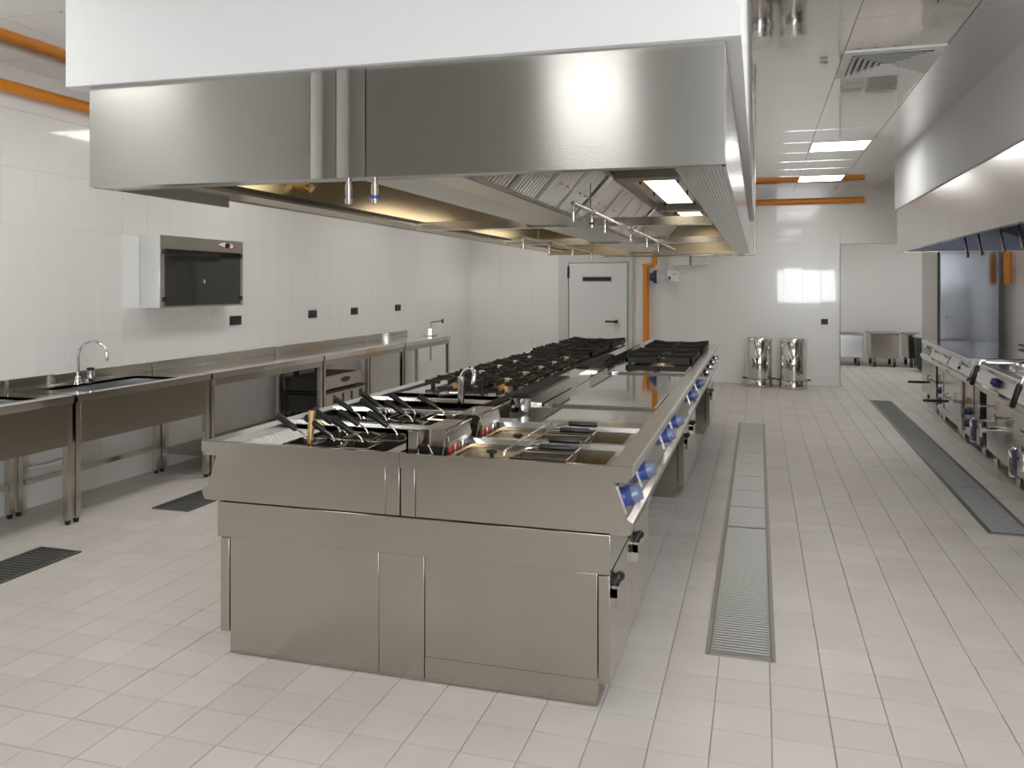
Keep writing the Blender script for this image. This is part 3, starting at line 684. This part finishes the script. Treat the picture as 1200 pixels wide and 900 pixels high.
# suppression pipework under the hood
def pipe_run(lab, x, y0, y1, z, drops, head=None, fall=.0):
    t = thing('suppression_pipe', lab, 'pipe', (x, y0, z-.12), group='chrome pipes under the hood')
    zz = lambda y: z-fall*(y-y0)
    part(t, 'tube', B().tube([(x, y0, zz(y0)), (x, y1, zz(y1))], .013, 8), 'pipe_steel')
    for y in drops:
        n_ = part(t, 'nozzle', B().tube([(x, y, zz(y)), (x, y, zz(y)-.05), (x, y, zz(y)-.05), (x, y, zz(y)-.10)], [.010, .010, .014, .012], 8), 'pipe_steel')
    for y in drops[1::2]: part(t, 'joint', B().tube([(x, y-.03, zz(y)), (x, y+.03, zz(y))], .02, 8), 'dark_steel')
    for y in (y0+.5, (y0+y1)/2): part(t, 'hanger', B().tube([(x, y, zz(y)), (x, y, 2.2)], .004, 6), 'pipe_steel')
    return t
t = pipe_run('near chrome nozzle pipe under right half of the hood', -.98, 4.45, 10.2, 2.03, [4.47, 5.0, 5.45, 6.6, 7.6, 8.5])
part(t, 'blue_band', B().cyl((-.98, 5.0, 1.965), (-.98, 5.0, 1.95), .017, n=10), 'blue')
pipe_run('chrome nozzle pipe under left half of the hood', -1.85, 6.5, 10.3, 1.975, [6.52, 7.4, 8.4, 9.4])
t = thing('conduit', 'thin chrome pipe along hood end rising at right of hood', 'pipe', (-.05, 10.3, 1.95))
part(t, 'tube', B().tube([(-1.95, 10.35, 1.955), (-.07, 10.35, 1.955), (-.05, 10.35, 1.965), (-.043, 10.35, 1.985), (-.043, 10.35, 3.098)], .012, 8), 'pipe_steel')
for x in (-1.2, -.7, -.2): part(t, 'joint', B().cyl((x-.03, 10.35, 1.955), (x+.03, 10.35, 1.955), .018, n=8), 'pipe_steel')
for x, blue, lab in ((-1.545, 0, 'chrome nozzle below hood front, left of the pair'), (-1.432, 1, 'chrome nozzle with blue band below hood front, right of the pair')):
    t = thing('hood_nozzle', lab, 'nozzle', (x, 2.93, 1.89), group='nozzles below the hood front')
    part(t, 'stem', B().tube([(x, 2.93, 1.997), (x, 2.93, 1.97), (x, 2.93, 1.97), (x, 2.93, 1.93)], [.011, .011, .015, .015], 12), 'pipe_steel')
    part(t, 'tip', B().tube([(x, 2.93, 1.93), (x, 2.93, 1.915), (x, 2.93, 1.915), (x, 2.93, 1.895)], [.012, .012, .017, .014], 12), 'pipe_steel')
    if blue: part(t, 'band', B().cyl((x, 2.93, 1.925), (x, 2.93, 1.912), .021, n=14), 'blue', 'blue band')

# ------------------------------------------------------------------ left counter run
XW, XC = -4.944, -4.335
def leg(t, x, y, z1, r=.02, z0=.03):
    l = part(t, 'leg', B().box(x-r, x+r, y-r, y+r, z0, z1), 'steel')
    part(l, 'foot', B().cyl((x, y, 0), (x, y, z0), .016, .02, 8), 'black', 'black foot')
def counter(kind, lab, cat, y0, y1, basin=None, shelf=True, splash=True, rear_post=True):
    t = thing(kind, lab, cat, ((XW+XC)/2, (y0+y1)/2, 0), group='units of the left counter')
    holes = [basin] if basin else []
    zt = .852
    part(t, 'worktop', B().plate_with_holes(XW, XC, y0, y1, zt-.02, zt, holes).box(XC-.006, XC, y0, y1, zt-.05, zt-.02).box(XW, XC, y0, y0+.006, zt-.05, zt-.02).box(XW, XC, y1-.006, y1, zt-.05, zt-.02), 'counter_top')
    if splash is True: part(t, 'splashback', B().box(XW, XW+.02, y0, y1, zt, .932), 'steel', bev=.003)
    elif splash: part(t, 'splashback', B().box(XW, XW+.02, y0, splash, zt, .932), 'steel', bev=.003)
    for x in (XC-.035, XW+.085):
        for y in (y0+.025, y1-.025): leg(t, x, y, zt-.045)
    if basin:
        x0, x1, ya, yb = basin
        bs = part(t, 'basin', B().well(x0, x1, ya, yb, .60, zt), 'bright'); part(bs, 'basin_shell', B().box(x0-.004, x1+.004, ya-.004, yb+.004, .594, .598), 'steel')
        part(bs, 'waste', B().lathe([(.045, 0), (.045, .003), (.02, .004)], ((x0+x1)/2, (ya+yb)/2, .6005), 14), 'dark_steel')
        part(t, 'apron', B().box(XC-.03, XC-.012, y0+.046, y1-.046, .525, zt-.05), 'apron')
        part(t, 'side_apron', B().box(XW+.11, XC-.06, y0+.02, y0+.026, .525, zt-.05).box(XW+.11, XC-.06, y1-.026, y1-.02, .525, zt-.05), 'steel')
    else:
        part(t, 'apron', B().box(XC-.025, XC-.012, y0+.046, y1-.046, zt-.11, zt-.05), 'steel')
    if shelf: part(t, 'shelf', B().box(XW+.06, XC-.02, y0+.046, y1-.046, .15, .185), 'dark_steel')
    return t
SA = counter('sink_unit', 'nearest steel sink unit, cut by the left picture edge', 'sink', 2.8, 4.41, (-4.80, -4.43, 3.0, 4.22), False)
SB = counter('sink_unit', 'steel sink unit under the tall curved tap', 'sink', 4.43, 5.83, (-4.82, -4.41, 4.58, 5.52), False)
part(SB, 'cross_rail', B().box(XW+.07, XW+.10, 4.5, 5.8, .20, .235), 'steel')
part(SA, 'cross_rail', B().box(XW+.07, XW+.10, 2.85, 4.37, .20, .235), 'steel')
part(SB, 'waste_hose', B().tube([(-4.6, 4.7, .6), (-4.62, 4.75, .46), (-4.72, 4.85, .36), (-4.85, 4.7, .30), (-4.93, 4.6, .29)], .018, 10), 'frame_grey', 'grey waste hose')
counter('work_table', 'steel work table right of the sinks with bare lower shelf', 'table', 5.85, 7.68)
counter('work_table', 'steel work table with the stored griddle on its shelf', 'table', 7.70, 9.74)
TE = counter('work_table', 'last steel work table, carrying the can opener', 'table', 9.76, 11.36, None, False, 11.15)
# tall tap
t = thing('sink_tap', 'tall chrome gooseneck tap on the second sink', 'tap', (-4.80, 4.91, .852))
pts = [(-4.80, 4.91, .852), (-4.80, 4.91, 1.05)]+[(-4.80+.10*(1-math.cos(a)), 4.91+.035*(1-math.cos(a)), 1.05+.12*math.sin(a)) for a in [PI*k/12 for k in range(1, 12)]]+[(-4.605, 4.98, 1.02)]
part(t, 'spout', B().tube(pts, .012, 12), 'chrome'); part(t, 'base', B().lathe([(.03, 0), (.03, .02), (.022, .03), (.02, .06)], (-4.80, 4.91, .852), 16), 'chrome')
part(t, 'mixer_body', B().tube([(-4.775, 4.95, .87), (-4.765, 4.975, .87)], .014, 8).cyl((-4.755, 4.985, .853), (-4.755, 4.985, .95), .027, n=16), 'chrome')
part(t, 'mixer_lever', B().tube([(-4.755, 4.985, .95), (-4.755, 4.985, .968), (-4.755, 4.985, .972)], [.027, .028, .016], 14), 'black', 'black lever head')
# can opener
t = thing('can_opener', 'bench mounted can opener with crank at far counter end', 'can opener', (-4.58, 11.2, .852))
part(t, 'base', B().box(-4.68, -4.50, 11.12, 11.28, .853, .862), 'dark_steel'); part(t, 'post', B().tube([(-4.58, 11.2, .50), (-4.58, 11.2, 1.06)], .014, 8).box(-4.605, -4.555, 11.17, 11.23, .862, .96), 'chrome')
cr = part(t, 'crank', B().tube([(-4.58, 11.2, 1.05), (-4.55, 11.2, 1.055), (-4.40, 11.2, 1.075)], .009, 6), 'dark_steel'); part(cr, 'crank_knob', B().cyl((-4.395, 11.2, 1.04), (-4.395, 11.2, 1.10), .015, n=8), 'black')
# griddle stored below
t = thing('table_griddle', 'steel table griddle stored on the shelf under the counter', 'appliance', (-4.64, 8.25, .185))
part(t, 'body', B().box(-4.86, -4.42, 7.78, 8.72, .24, .42).box(-4.86, -4.44, 7.80, 8.70, .46, .60), 'appliance')
part(t, 'front_plate', B().box(-4.42, -4.405, 7.82, 8.66, .47, .61), 'steel'); part(t, 'oval_opening', B().prism([(8.28+.11*math.cos(2*PI*k/16), .545+.03*math.sin(2*PI*k/16)) for k in range(16)], -4.406, -4.4035, 'x'), 'black')
part(t, 'tray', B().box(-4.86, -4.38, 7.76, 8.74, .435, .45), 'black')
lv = B()
for k in range(4): lv.box(-4.42, -4.405, 7.85+.2*k, 8.0+.2*k, .30, .40)
part(t, 'vent_panel', lv, 'steel'); part(t, 'lower_rail', B().box(-4.42, -4.39, 7.78, 8.72, .40, .425), 'steel')
for x in (-4.8, -4.48):
    for y in (7.85, 8.65): part(t, 'foot', B().cyl((x, y, .185), (x, y, .24), .02, n=8), 'black')
part(t, 'back_frame', B().box(-4.86, -4.82, 7.95, 8.0, .60, .76).box(-4.86, -4.82, 8.4, 8.45, .60, .76), 'black')
# wall cabinet
t = thing('wall_cabinet', 'shallow steel wall cabinet with smoked black door above counter', 'cabinet', (-4.85, 6.29, 1.39))
y0, y1, z0, z1, xf = 5.72, 6.86, 1.392, 2.0, -4.752
part(t, 'case', B().box(XL+.002, xf, y0, y1, z0, z1), 'hoodside', bev=.003)
part(t, 'front_frame', B().plate_with_holes(y0, y1, z0, z1, 0, .006, [(y0+.05, y1-.05, z0+.02, z1-.11)]), 'steel')
ff = t.children[-1]; me = ff.data
off = OFF[t.name]
for v in me.vertices:
    gx, gy, gz = v.co.x+off[0], v.co.y+off[1], v.co.z+off[2]; v.co = (xf+.001+gz-off[0], gx-off[1], gy-off[2])
me.flip_normals(); me.update()
dr = part(t, 'door', B().box(xf+.001, xf+.012, y0+.045, y1-.045, z0+.015, z1-.112), 'glass_dark', 'smoked black door')
for y in (y0+.03, y1-.05):
    for z in (z0+.05, z1-.16): part(dr, 'hinge', B().box(xf+.007, xf+.02, y, y+.03, z, z+.04), 'black')
part(dr, 'door_pin', B().box(xf+.0125, xf+.016, y0+.555, y0+.565, 1.60, 1.635), 'bright')
part(t, 'badge', B().prism([(6.60+.11*math.cos(2*PI*k/20), 1.95+.028*math.sin(2*PI*k/20)) for k in range(20)], xf+.0075, xf+.0085, 'x'), 'white', 'white oval badge with red swoosh')
part(t, 'badge_swoosh', B().prism([(6.49, 1.955), (6.50, 1.935), (6.55, 1.925), (6.64, 1.922), (6.69, 1.93), (6.62, 1.934), (6.55, 1.938)], xf+.0087, xf+.0095, 'x'), 'red', 'red swoosh')
part(t, 'switch', B().cyl((xf+.008, 6.61, 1.952), (xf+.03, 6.61, 1.952), .026, .022, 14), 'black', 'black rotary switch')
# sockets
for k, (y, z, lab) in enumerate([(7.03, 1.238, 'black double socket on left wall, just below the wall cabinet'), (8.5, 1.254, 'black double socket on left wall, second from the wall cabinet'),
                                 (9.53, 1.259, 'black double socket on left wall, third from the wall cabinet'), (10.86, 1.271, 'black double socket on left wall, nearest the can opener')]):
    t = thing('wall_socket', lab, 'socket', (XL, y, z-.045), group='sockets on the left wall')
    part(t, 'plate', B().box(XL+.0005, XL+.012, y-.09, y+.09, z-.045, z+.045), 'black', bev=.003)
    for s_ in (-.035, .035): part(t, 'outlet', B().cyl((XL+.0122, y+s_, z), (XL+.015, y+s_, z), .024, n=12), 'iron')

# ------------------------------------------------------------------ pipes
def pipe(lab, pts, r, joints=()):
    t = thing('gas_pipe', lab, 'pipe', pts[0])
    part(t, 'tube', B().tube(pts, r, 14), 'orange')
    for a, b_ in joints: part(t, 'joint', B().cyl(a, b_, r*1.25, n=14), 'orange')
pipe('orange gas pipe running high along the left wall', [(-4.88, 1.5, 2.93), (-4.88, 13.84, 2.93)], .042)
pipe('orange gas pipe running high along the back wall', [(-4.82, 13.88, 2.925), (1.58, 13.88, 2.925)], .048)
pipe('upright orange gas pipe beside the white door', [(-1.80, 13.86, .1), (-1.80, 13.86, 1.93)], .05, [((-1.80, 13.86, 1.9), (-1.80, 13.86, 1.95))])
pipe('short orange gas pipe dropping behind hood above the meter', [(-1.65, 13.80, 1.93), (-1.65, 13.80, 2.922)], .045)
t = thing('gas_meter', 'dark blue round gas valve on the orange pipe', 'meter', (-1.69, 13.8, 1.62))
part(t, 'body', B().tube([(-1.72, 13.76, 1.73), (-1.66, 13.76, 1.73), (-1.66, 13.76, 1.73), (-1.57, 13.76, 1.73)], [.06, .075, .11, .10], 16), 'navy'); part(t, 'dial', B().tube([(-1.60, 13.76, 1.73), (-1.55, 13.76, 1.73)], [.115, .11], 18), 'frame_grey')
part(t, 'link', B().tube([(-1.8, 13.83, 1.9), (-1.7, 13.8, 1.93), (-1.65, 13.8, 1.93)], .035, 10), 'orange')
t = thing('wall_box', 'white switch box with small black pictograms on back wall', 'switch', (-1.37, 13.9, 1.67)); part(t, 'case', B().box(-1.46, -1.27, 13.9, YB-.001, 1.665, 1.84), 'white', bev=.006)
part(t, 'pictogram', B().box(-1.435, -1.40, 13.8985, 13.8995, 1.69, 1.74), 'black'); part(t, 'button', B().box(-1.36, -1.30, 13.898, 13.8995, 1.76, 1.80), 'frame_grey')
part(t, 'cable_duct', B().box(-1.44, -1.36, 13.93, YB-.001, 1.84, 2.2), 'white')
for x, lab in ((-1.22, 'left white box of pair on back wall under the hood'), (-.92, 'right white box of pair on back wall under the hood')):
    t = thing('wall_box', lab, 'box', (x, 13.88, 1.92), group='paired white boxes on back wall'); part(t, 'case', B().box(x-.135, x+.135, 13.80, YB-.001, 1.925, 2.2), 'white', bev=.006); part(t, 'lid', B().box(x-.12, x+.12, 13.794, 13.799, 1.945, 2.18), 'door')
t = thing('wall_socket', 'small dark socket on back wall right of the bins', 'socket', (1.0, 13.94, .975)); part(t, 'plate', B().box(.95, 1.05, 13.938, YB-.001, .975, 1.06), 'iron', bev=.003); part(t, 'outlet', B().cyl((1.0, 13.937, 1.017), (1.0, 13.933, 1.017), .028, n=12), 'black')

# ------------------------------------------------------------------ door
df = B().box(-3.31, -3.14, YB-.05, YB+.02, 0, 2.15).box(-2.10, -2.03, YB-.05, YB+.02, 0, 2.15).box(-3.14, -2.10, YB-.05, YB+.02, 1.985, 2.15)
dr = struct('door_1', df, 'frame_grey')
lf = part(dr, 'door_leaf', B().box(-3.12, -2.12, YB-.075, YB-.03, .01, 1.97), 'door', bev=.006)
part(lf, 'sign_plate', B().box(-2.90, -2.37, YB-.082, YB-.076, 1.645, 1.755), 'frame_grey'); part(lf, 'dark_slot', B().box(-2.88, -2.39, YB-.086, YB-.083, 1.665, 1.735), 'black')
h = part(dr, 'door_handle', B().prism([(-2.33, .82), (-2.27, .82), (-2.245, .87), (-2.245, .99), (-2.27, 1.03), (-2.33, 1.03), (-2.355, .99), (-2.335, .87)], YB-.09, YB-.076), 'frame_grey')
part(h, 'lever', B().tube([(-2.30, YB-.09, .98), (-2.30, YB-.13, .98), (-2.34, YB-.135, .98), (-2.48, YB-.13, .985)], [.03, .03, .016, .016], 10), 'black', 'black lever')
for z in (1.72, .3): part(dr, 'hinge', B().cyl((-3.13, YB-.085, z), (-3.13, YB-.085, z+.2), .02, n=8), 'black')
struct('baseboard_back', B().box(-1.95, XO, YB-.012, YB, 0, .012), 'joint_wall')

# ------------------------------------------------------------------ bins and carts
def bin_(x, y, lab):
    t = thing('pedal_bin', lab, 'bin', (x, y, 0), group='steel pedal bins at the back wall')
    part(t, 'body', B().lathe([(.195, .02), (.2, .04), (.2, .72), (.195, .73)], (x, y, 0), 32), 'polish'); part(t, 'base', B().lathe([(.205, 0), (.207, .015), (.207, .125), (.203, .13)], (x, y, 0), 32), 'top_steel')
    l = part(t, 'lid', B().lathe([(.207, .73), (.207, .755), (.19, .775), (.10, .785), (.0, .788)], (x, y, 0), 32), 'bright')
    part(t, 'band', B().lathe([(.206, .125), (.21, .13), (.21, .14), (.203, .145)], (x, y, 0), 32), 'dark_steel')
    for s_ in (-1, 1): part(t, 'carry_handle', B().tube([(x+s_*.2, y-.04, .13), (x+s_*.245, y-.03, .14), (x+s_*.245, y+.03, .14), (x+s_*.2, y+.04, .13)], .009, 6), 'iron')
bin_(.01, 13.55, 'left shiny steel pedal bin standing at the back wall'); bin_(.515, 13.45, 'right shiny steel pedal bin standing at the back wall')
def cart(x0, x1, y0, y1, z0, z1, lab, m='steel'):
    t = thing('ingredient_cart', lab, 'cart', ((x0+x1)/2, (y0+y1)/2, 0), group='wheeled carts in the back room')
    part(t, 'tub', B().prism([(x0+.02, z0), (x1-.02, z0), (x1, z1), (x0, z1)], y0, y1), m, bev=.01); part(t, 'rim', B().box(x0-.01, x1+.01, y0-.01, y1+.01, z1, z1+.02), 'dark_steel')
    for x in (x0+.08, x1-.08):
        for y in (y0+.08, y1-.08):
            wv = part(t, 'castor', B().cyl((x-.02, y, .05), (x+.02, y, .05), .05, n=14), 'black'); part(wv, 'fork', B().box(x-.03, x+.03, y-.015, y+.015, .07, z0-.001), 'dark_steel')
cart(1.40, 1.98, 17.6, 18.3, .17, .62, 'bright steel wheeled cart, leftmost behind the opening', 'bright')
cart(2.10, 2.62, 17.5, 18.3, .17, .64, 'square brown grey steel cart in the middle of back room')
cart(2.76, 3.10, 17.5, 18.3, .17, .63, 'narrow steel cart in the back room beside the green bin')
t = thing('waste_bin', 'dark green rounded waste bin behind the right range', 'bin', (3.05, 16.8, 0)); part(t, 'body', B().lathe([(.22, .04), (.26, .1), (.29, .62), (.28, .63)], (3.05, 16.8, 0), 24), 'green'); part(t, 'lid', B().lathe([(.31, .63), (.31, .66), (.2, .70)], (3.05, 16.8, 0), 24), 'bright')
for a in range(3): part(t, 'castor', B().cyl((3.05+.15*math.cos(2.1*a), 16.8+.15*math.sin(2.1*a), 0), (3.05+.15*math.cos(2.1*a), 16.8+.15*math.sin(2.1*a), .04), .03, n=8), 'black')

# ------------------------------------------------------------------ right range row (turned a little to the wall)
RA = -math.radians(2.42); RO = Vector((1.767, 6.517, 0))
def rthing(name, lab, cat, v0, group='units of the right range row'):
    c, s_ = math.cos(RA), math.sin(RA); y = v0
    return thing(name, lab, cat, (RO.x-s_*y, RO.y+c*y, 0), RA, group, local=True)
DEP = .92
RP = [(.085, .862), (.062, .85), (.012, .735), (-.012, .722), (-.016, .706), (0, .674), (.085, .67)]
def rrim(t, L):
    part(t, 'worktop', B().box(.085, DEP, .001, L-.001, .865, .89), 'polish')
    part(t, 'rim', B().prism([(.085, .855), (.018, .855), (.002, .864), (0, .894), (.008, .905), (.085, .905)], .0005, L-.0005), 'bright')
    part(t, 'control_panel', B().prism(RP, .001, L-.001), 'top_steel')
def rpanel_pt(y, f, out=0):
    a, b_ = Vector((.062, y, .85)), Vector((.012, y, .735)); n = Vector((-.917, 0, .399)); return a.lerp(b_, f)+n*out
def rplate(t, y0, y1, m):
    ps = [rpanel_pt(y0, .05, .002), rpanel_pt(y1, .05, .002), rpanel_pt(y1, .95, .002), rpanel_pt(y0, .95, .002)]; q = [p+Vector((-.917, 0, .399))*.004 for p in ps]
    part(t, 'bezel', B().add(ps+q, [(0,1,2,3),(7,6,5,4),(0,4,5,1),(1,5,6,2),(2,6,7,3),(3,7,4,0)]), m)
def rlever(t, y, black=False):
    a = rpanel_pt(y, .35, .006); k = part(t, 'lever', B().tube([a, a+Vector((-.03, 0, .012)), a+Vector((-.04, -.02, .016)), a+Vector((-.045, -.12, .03))], [.016, .014, .012, .01], 8), 'chrome')
def rknob(t, y):
    a = rpanel_pt(y, .5, .006); n = Vector((-.917, 0, .399)); k = part(t, 'knob', B().tube([a, a+n*.02, a+n*.02, a+n*.03], [.034, .034, .04, .038], 16), 'navy'); part(k, 'cap', B().tube([a+n*.03, a+n*.055], [.03, .026], 14), 'blue')
def rfeet(t, ys, z=.12):
    for y in ys: part(t, 'foot', B().cyl((.16, y, 0), (.16, y, z), .022, .026, 10), 'chrome'); part(t, 'foot', B().cyl((DEP-.1, y, 0), (DEP-.1, y, z), .022, .026, 10), 'chrome')
def tbar(t, y, z, s_=1):
    k = part(t, 'drain_valve', B().tube([(.10, y, z), (.03, y, z), (.02, y, z)], [.022, .018, .018], 10).tube([(.03, y, z), (.03, y, z+.06)], .012, 8).cyl((.03, y, z+.05), (.03, y, z+.065), .03, n=10), 'chrome', 'chrome drain valve')
    part(k, 'valve_bar', B().tube([(.06, y, z-.03), (-.05, y, z-.03), (-.19, y, z-.03)], [.012, .017, .015], 8), 'black', 'black valve bar')
def cross_tap(t, y, z):
    k = part(t, 'tap', B().tube([(.10, y, z), (.03, y, z)], .014, 8).tube([(.03, y-.03, z), (.03, y+.03, z)], .009, 6).tube([(.03, y, z-.035), (.03, y, z+.035)], .009, 6).cyl((.045, y, z), (.025, y, z), .02, n=8), 'chrome', 'chrome cross head tap')
# kettles
def kettle(lab, v0, L):
    t = rthing('boiling_kettle', lab, 'kettle', v0); rrim(t, L)
    part(t, 'body', B().box(.10, DEP, .01, L-.01, .13, .668), 'steel', bev=.004)
    rplate(t, .02, L-.02, 'hoodside'); rknob(t, .45*L+.0)
    cx = .5
    part(t, 'pan_rim', B().lathe([(.36, .89), (.37, .905), (.36, .93), (.34, .93)], (cx, L/2, 0), 32), 'bright')
    ld = part(t, 'pan_lid', B().lathe([(.35, .932), (.34, .955), (.25, .985), (.1, 1.0), (.0, 1.003)], (cx, L/2, 0), 32), 'top_steel')
    part(ld, 'hinge_arm', B().tube([(.72, L/2-.1, .98), (.80, L/2-.1, 1.02), (.86, L/2-.1, .96)], .02, 8).tube([(.72, L/2+.1, .98), (.80, L/2+.1, 1.02), (.86, L/2+.1, .96)], .02, 8).tube([(.80, L/2-.12, 1.02), (.80, L/2+.12, 1.02)], .02, 8), 'iron')
    hg = part(ld, 'lid_handle', B().tube([(.35, L*.72, .955), (.02, L*.72, .95), (-.02, L*.72, .94), (-.035, L*.72, .90)], .011, 8), 'chrome')
    part(t, 'handle_grip', B().tube([(-.035, L*.72, .90), (-.045, L*.72, .89), (-.085, L*.72, .745), (-.09, L*.72, .735)], [.014, .019, .02, .012], 10), 'black', 'black handle grip')
    vy = L*.72
    for (y, z) in ((L-.06, .52), (L-.06, .39), (vy-.28, .50)): cross_tap(t, y, z)
    vb = part(t, 'outlet_valve', B().tube([(.10, vy, .36), (.0, vy, .36), (-.03, vy, .36)], [.030, .026, .024], 12).tube([(-.02, vy-.06, .365), (-.02, vy+.13, .365)], .015, 10).tube([(-.02, vy, .30), (-.02, vy, .42)], .02, 10), 'chrome', 'chrome outlet valve')
    part(vb, 'valve_handle', B().box(-.055, -.03, vy+.13, vy+.17, .24, .42), 'navy', 'dark blue valve handle'); part(vb, 'valve_spout', B().tube([(-.02, vy+.2, .42), (-.04, vy+.2, .40), (-.04, vy+.2, .22)], [.022, .03, .026], 10), 'chrome')
    rfeet(t, (.1, .32, .55, L-.12), .13)
    return t
kettle('steel boiling kettle at right, nearest, cut by the picture edge', -.95, 1.22)
kettle('steel boiling kettle at right with chrome taps, beside the oven range', .28, 1.45)
# oven range
v0 = 1.98; L = 2.45
t = rthing('oven_range', 'steel oven range with blue knobs in right row', 'range', v0); rrim(t, L)
for a, b_, m in ((.03, .55, 'hoodside'), (.60, 1.18, 'hoodside'), (1.24, 2.4, 'hoodside')): rplate(t, a, b_, m)
part(t, 'body', B().box(.11, DEP, .01, L-.01, .10, .668), 'dark_steel')
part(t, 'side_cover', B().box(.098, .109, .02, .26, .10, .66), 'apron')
for a, b_ in ((.29, .74), (2.0, 2.38)):
    c = part(t, 'control_strip', B().box(.095, .109, a, b_, .11, .66), 'steel', bev=.002)
    for k, z in enumerate((.36, .24)):
        kk = part(c, 'knob', B().tube([(.095, (a+b_)/2, z), (.06, (a+b_)/2, z), (.05, (a+b_)/2, z)], [.042, .038, .03], 14), 'navy', 'dark blue knob')
    for q in (-.05, .05): part(c, 'pilot_lamp', B().cyl((.095, (a+b_)/2+q, .47), (.085, (a+b_)/2+q, .47), .018, n=10), 'orange')
d = part(t, 'oven_door', B().plate_with_holes(.77, 1.97, .13, .655, 0, .02, [(.85, 1.89, .20, .60)]), 'steel')
for v in d.data.vertices: v.co = (.075+v.co.z, v.co.x, v.co.y)
d.data.flip_normals(); d.data.update()
part(d, 'door_panel', B().box(.084, .108, .845, 1.895, .195, .605), 'hoodside'); tbar(t, 1.42, .36); rlever(t, .45); rlever(t, 1.55); rlever(t, 2.2)
for z in (.76, .80): part(t, 'pilot_mark', B().cyl(rpanel_pt(.575, .3 if z > .78 else .7, .004), rpanel_pt(.575, .3 if z > .78 else .7, .02), .014, n=8), 'black')
rfeet(t, (.12, 1.1, 1.3, 2.3), .10)
# end cupboard
v0 = 4.44; L = .57
t = rthing('end_cupboard', 'steel end cupboard with lever at far end of right row', 'cabinet', v0); rrim(t, L)
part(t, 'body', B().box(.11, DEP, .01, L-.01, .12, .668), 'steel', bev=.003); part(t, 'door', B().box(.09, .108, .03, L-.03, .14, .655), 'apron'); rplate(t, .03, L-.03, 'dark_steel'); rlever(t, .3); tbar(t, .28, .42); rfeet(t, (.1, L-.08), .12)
# back splash along the wall and the wire pan support
t = rthing('splash_panel', 'tall steel splash panel along right wall behind the range', 'panel', -.95, None); part(t, 'sheet', B().box(DEP+.005, DEP+.025, 0, 5.0, .0, 1.565), 'hoodside'); part(t, 'ledge', B().box(DEP-.06, DEP+.004, 0, 5.0, .906, .93), 'iron'); part(t, 'top_fold', B().box(DEP-.01, DEP+.03, 0, 5.0, 1.566, 1.575), 'bright')

# tall fridge
t = thing('tall_fridge', 'tall steel refrigerator with bluish door behind the right range', 'fridge', (2.57, 12.35, 0))
part(t, 'case', B().box(2.222, 2.92, 11.86, 12.9, .10, 2.1), 'steel', bev=.004); d = part(t, 'door', B().box(2.245, 2.92, 11.79, 11.852, .14, 2.08), 'fridge', bev=.008); part(d, 'door_gasket', B().box(2.224, 2.9, 11.852, 11.8595, .14, 2.08), 'black')
part(d, 'badge', B().box(2.30, 2.345, 11.787, 11.7895, 1.17, 1.18), 'black')
for x in (2.3, 2.85):
    for y in (11.95, 12.8): part(t, 'foot', B().cyl((x, y, 0), (x, y, .10), .025, n=10), 'black')
pipe('orange gas pipe on right wall above the splash panel', [(2.93, 11.45, 1.60), (2.93, 11.45, 2.0)], .045, [((2.93, 11.45, 1.76), (2.93, 11.45, 1.80))])

# right hood
t = thing('wall_hood', 'long stainless extractor hood over the right range row', 'hood', (2.3, 7.5, 1.985))
part(t, 'front_panel', B().box(1.60, 1.612, 4.0, 7.99, 1.985, 2.50), 'hood_steel'); part(t, 'front_panel', B().box(1.60, 1.612, 7.993, 10.85, 1.985, 2.50), 'hood_steel')
part(t, 'end_panel', B().box(1.612, XR-.002, 10.838, 10.85, 1.985, 2.50), 'hoodside'); part(t, 'lip', B().box(1.612, 1.66, 4.0, 10.838, 1.985, 1.997), 'bright')
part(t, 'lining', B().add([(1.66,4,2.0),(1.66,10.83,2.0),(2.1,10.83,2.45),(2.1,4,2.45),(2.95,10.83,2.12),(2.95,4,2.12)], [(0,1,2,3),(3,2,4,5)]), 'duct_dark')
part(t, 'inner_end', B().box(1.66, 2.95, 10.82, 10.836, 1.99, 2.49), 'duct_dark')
for k, y in enumerate((8.21, 7.74, 7.09, 6.63)):
    lab = 'chrome nozzle rod hanging under right hood, %s from the far end' % ('first', 'second', 'third', 'fourth')[k]
    q = thing('nozzle_rod', lab, 'nozzle', (1.75, y, 1.83), group='nozzle rods under the right hood'); part(q, 'rod', B().tube([(1.75, y, 2.09), (1.755, y-.12, 1.87)], .009, 8), 'chrome'); part(q, 'tip', B().tube([(1.755, y-.12, 1.87), (1.756, y-.14, 1.83)], [.016, .013], 8), 'bright')
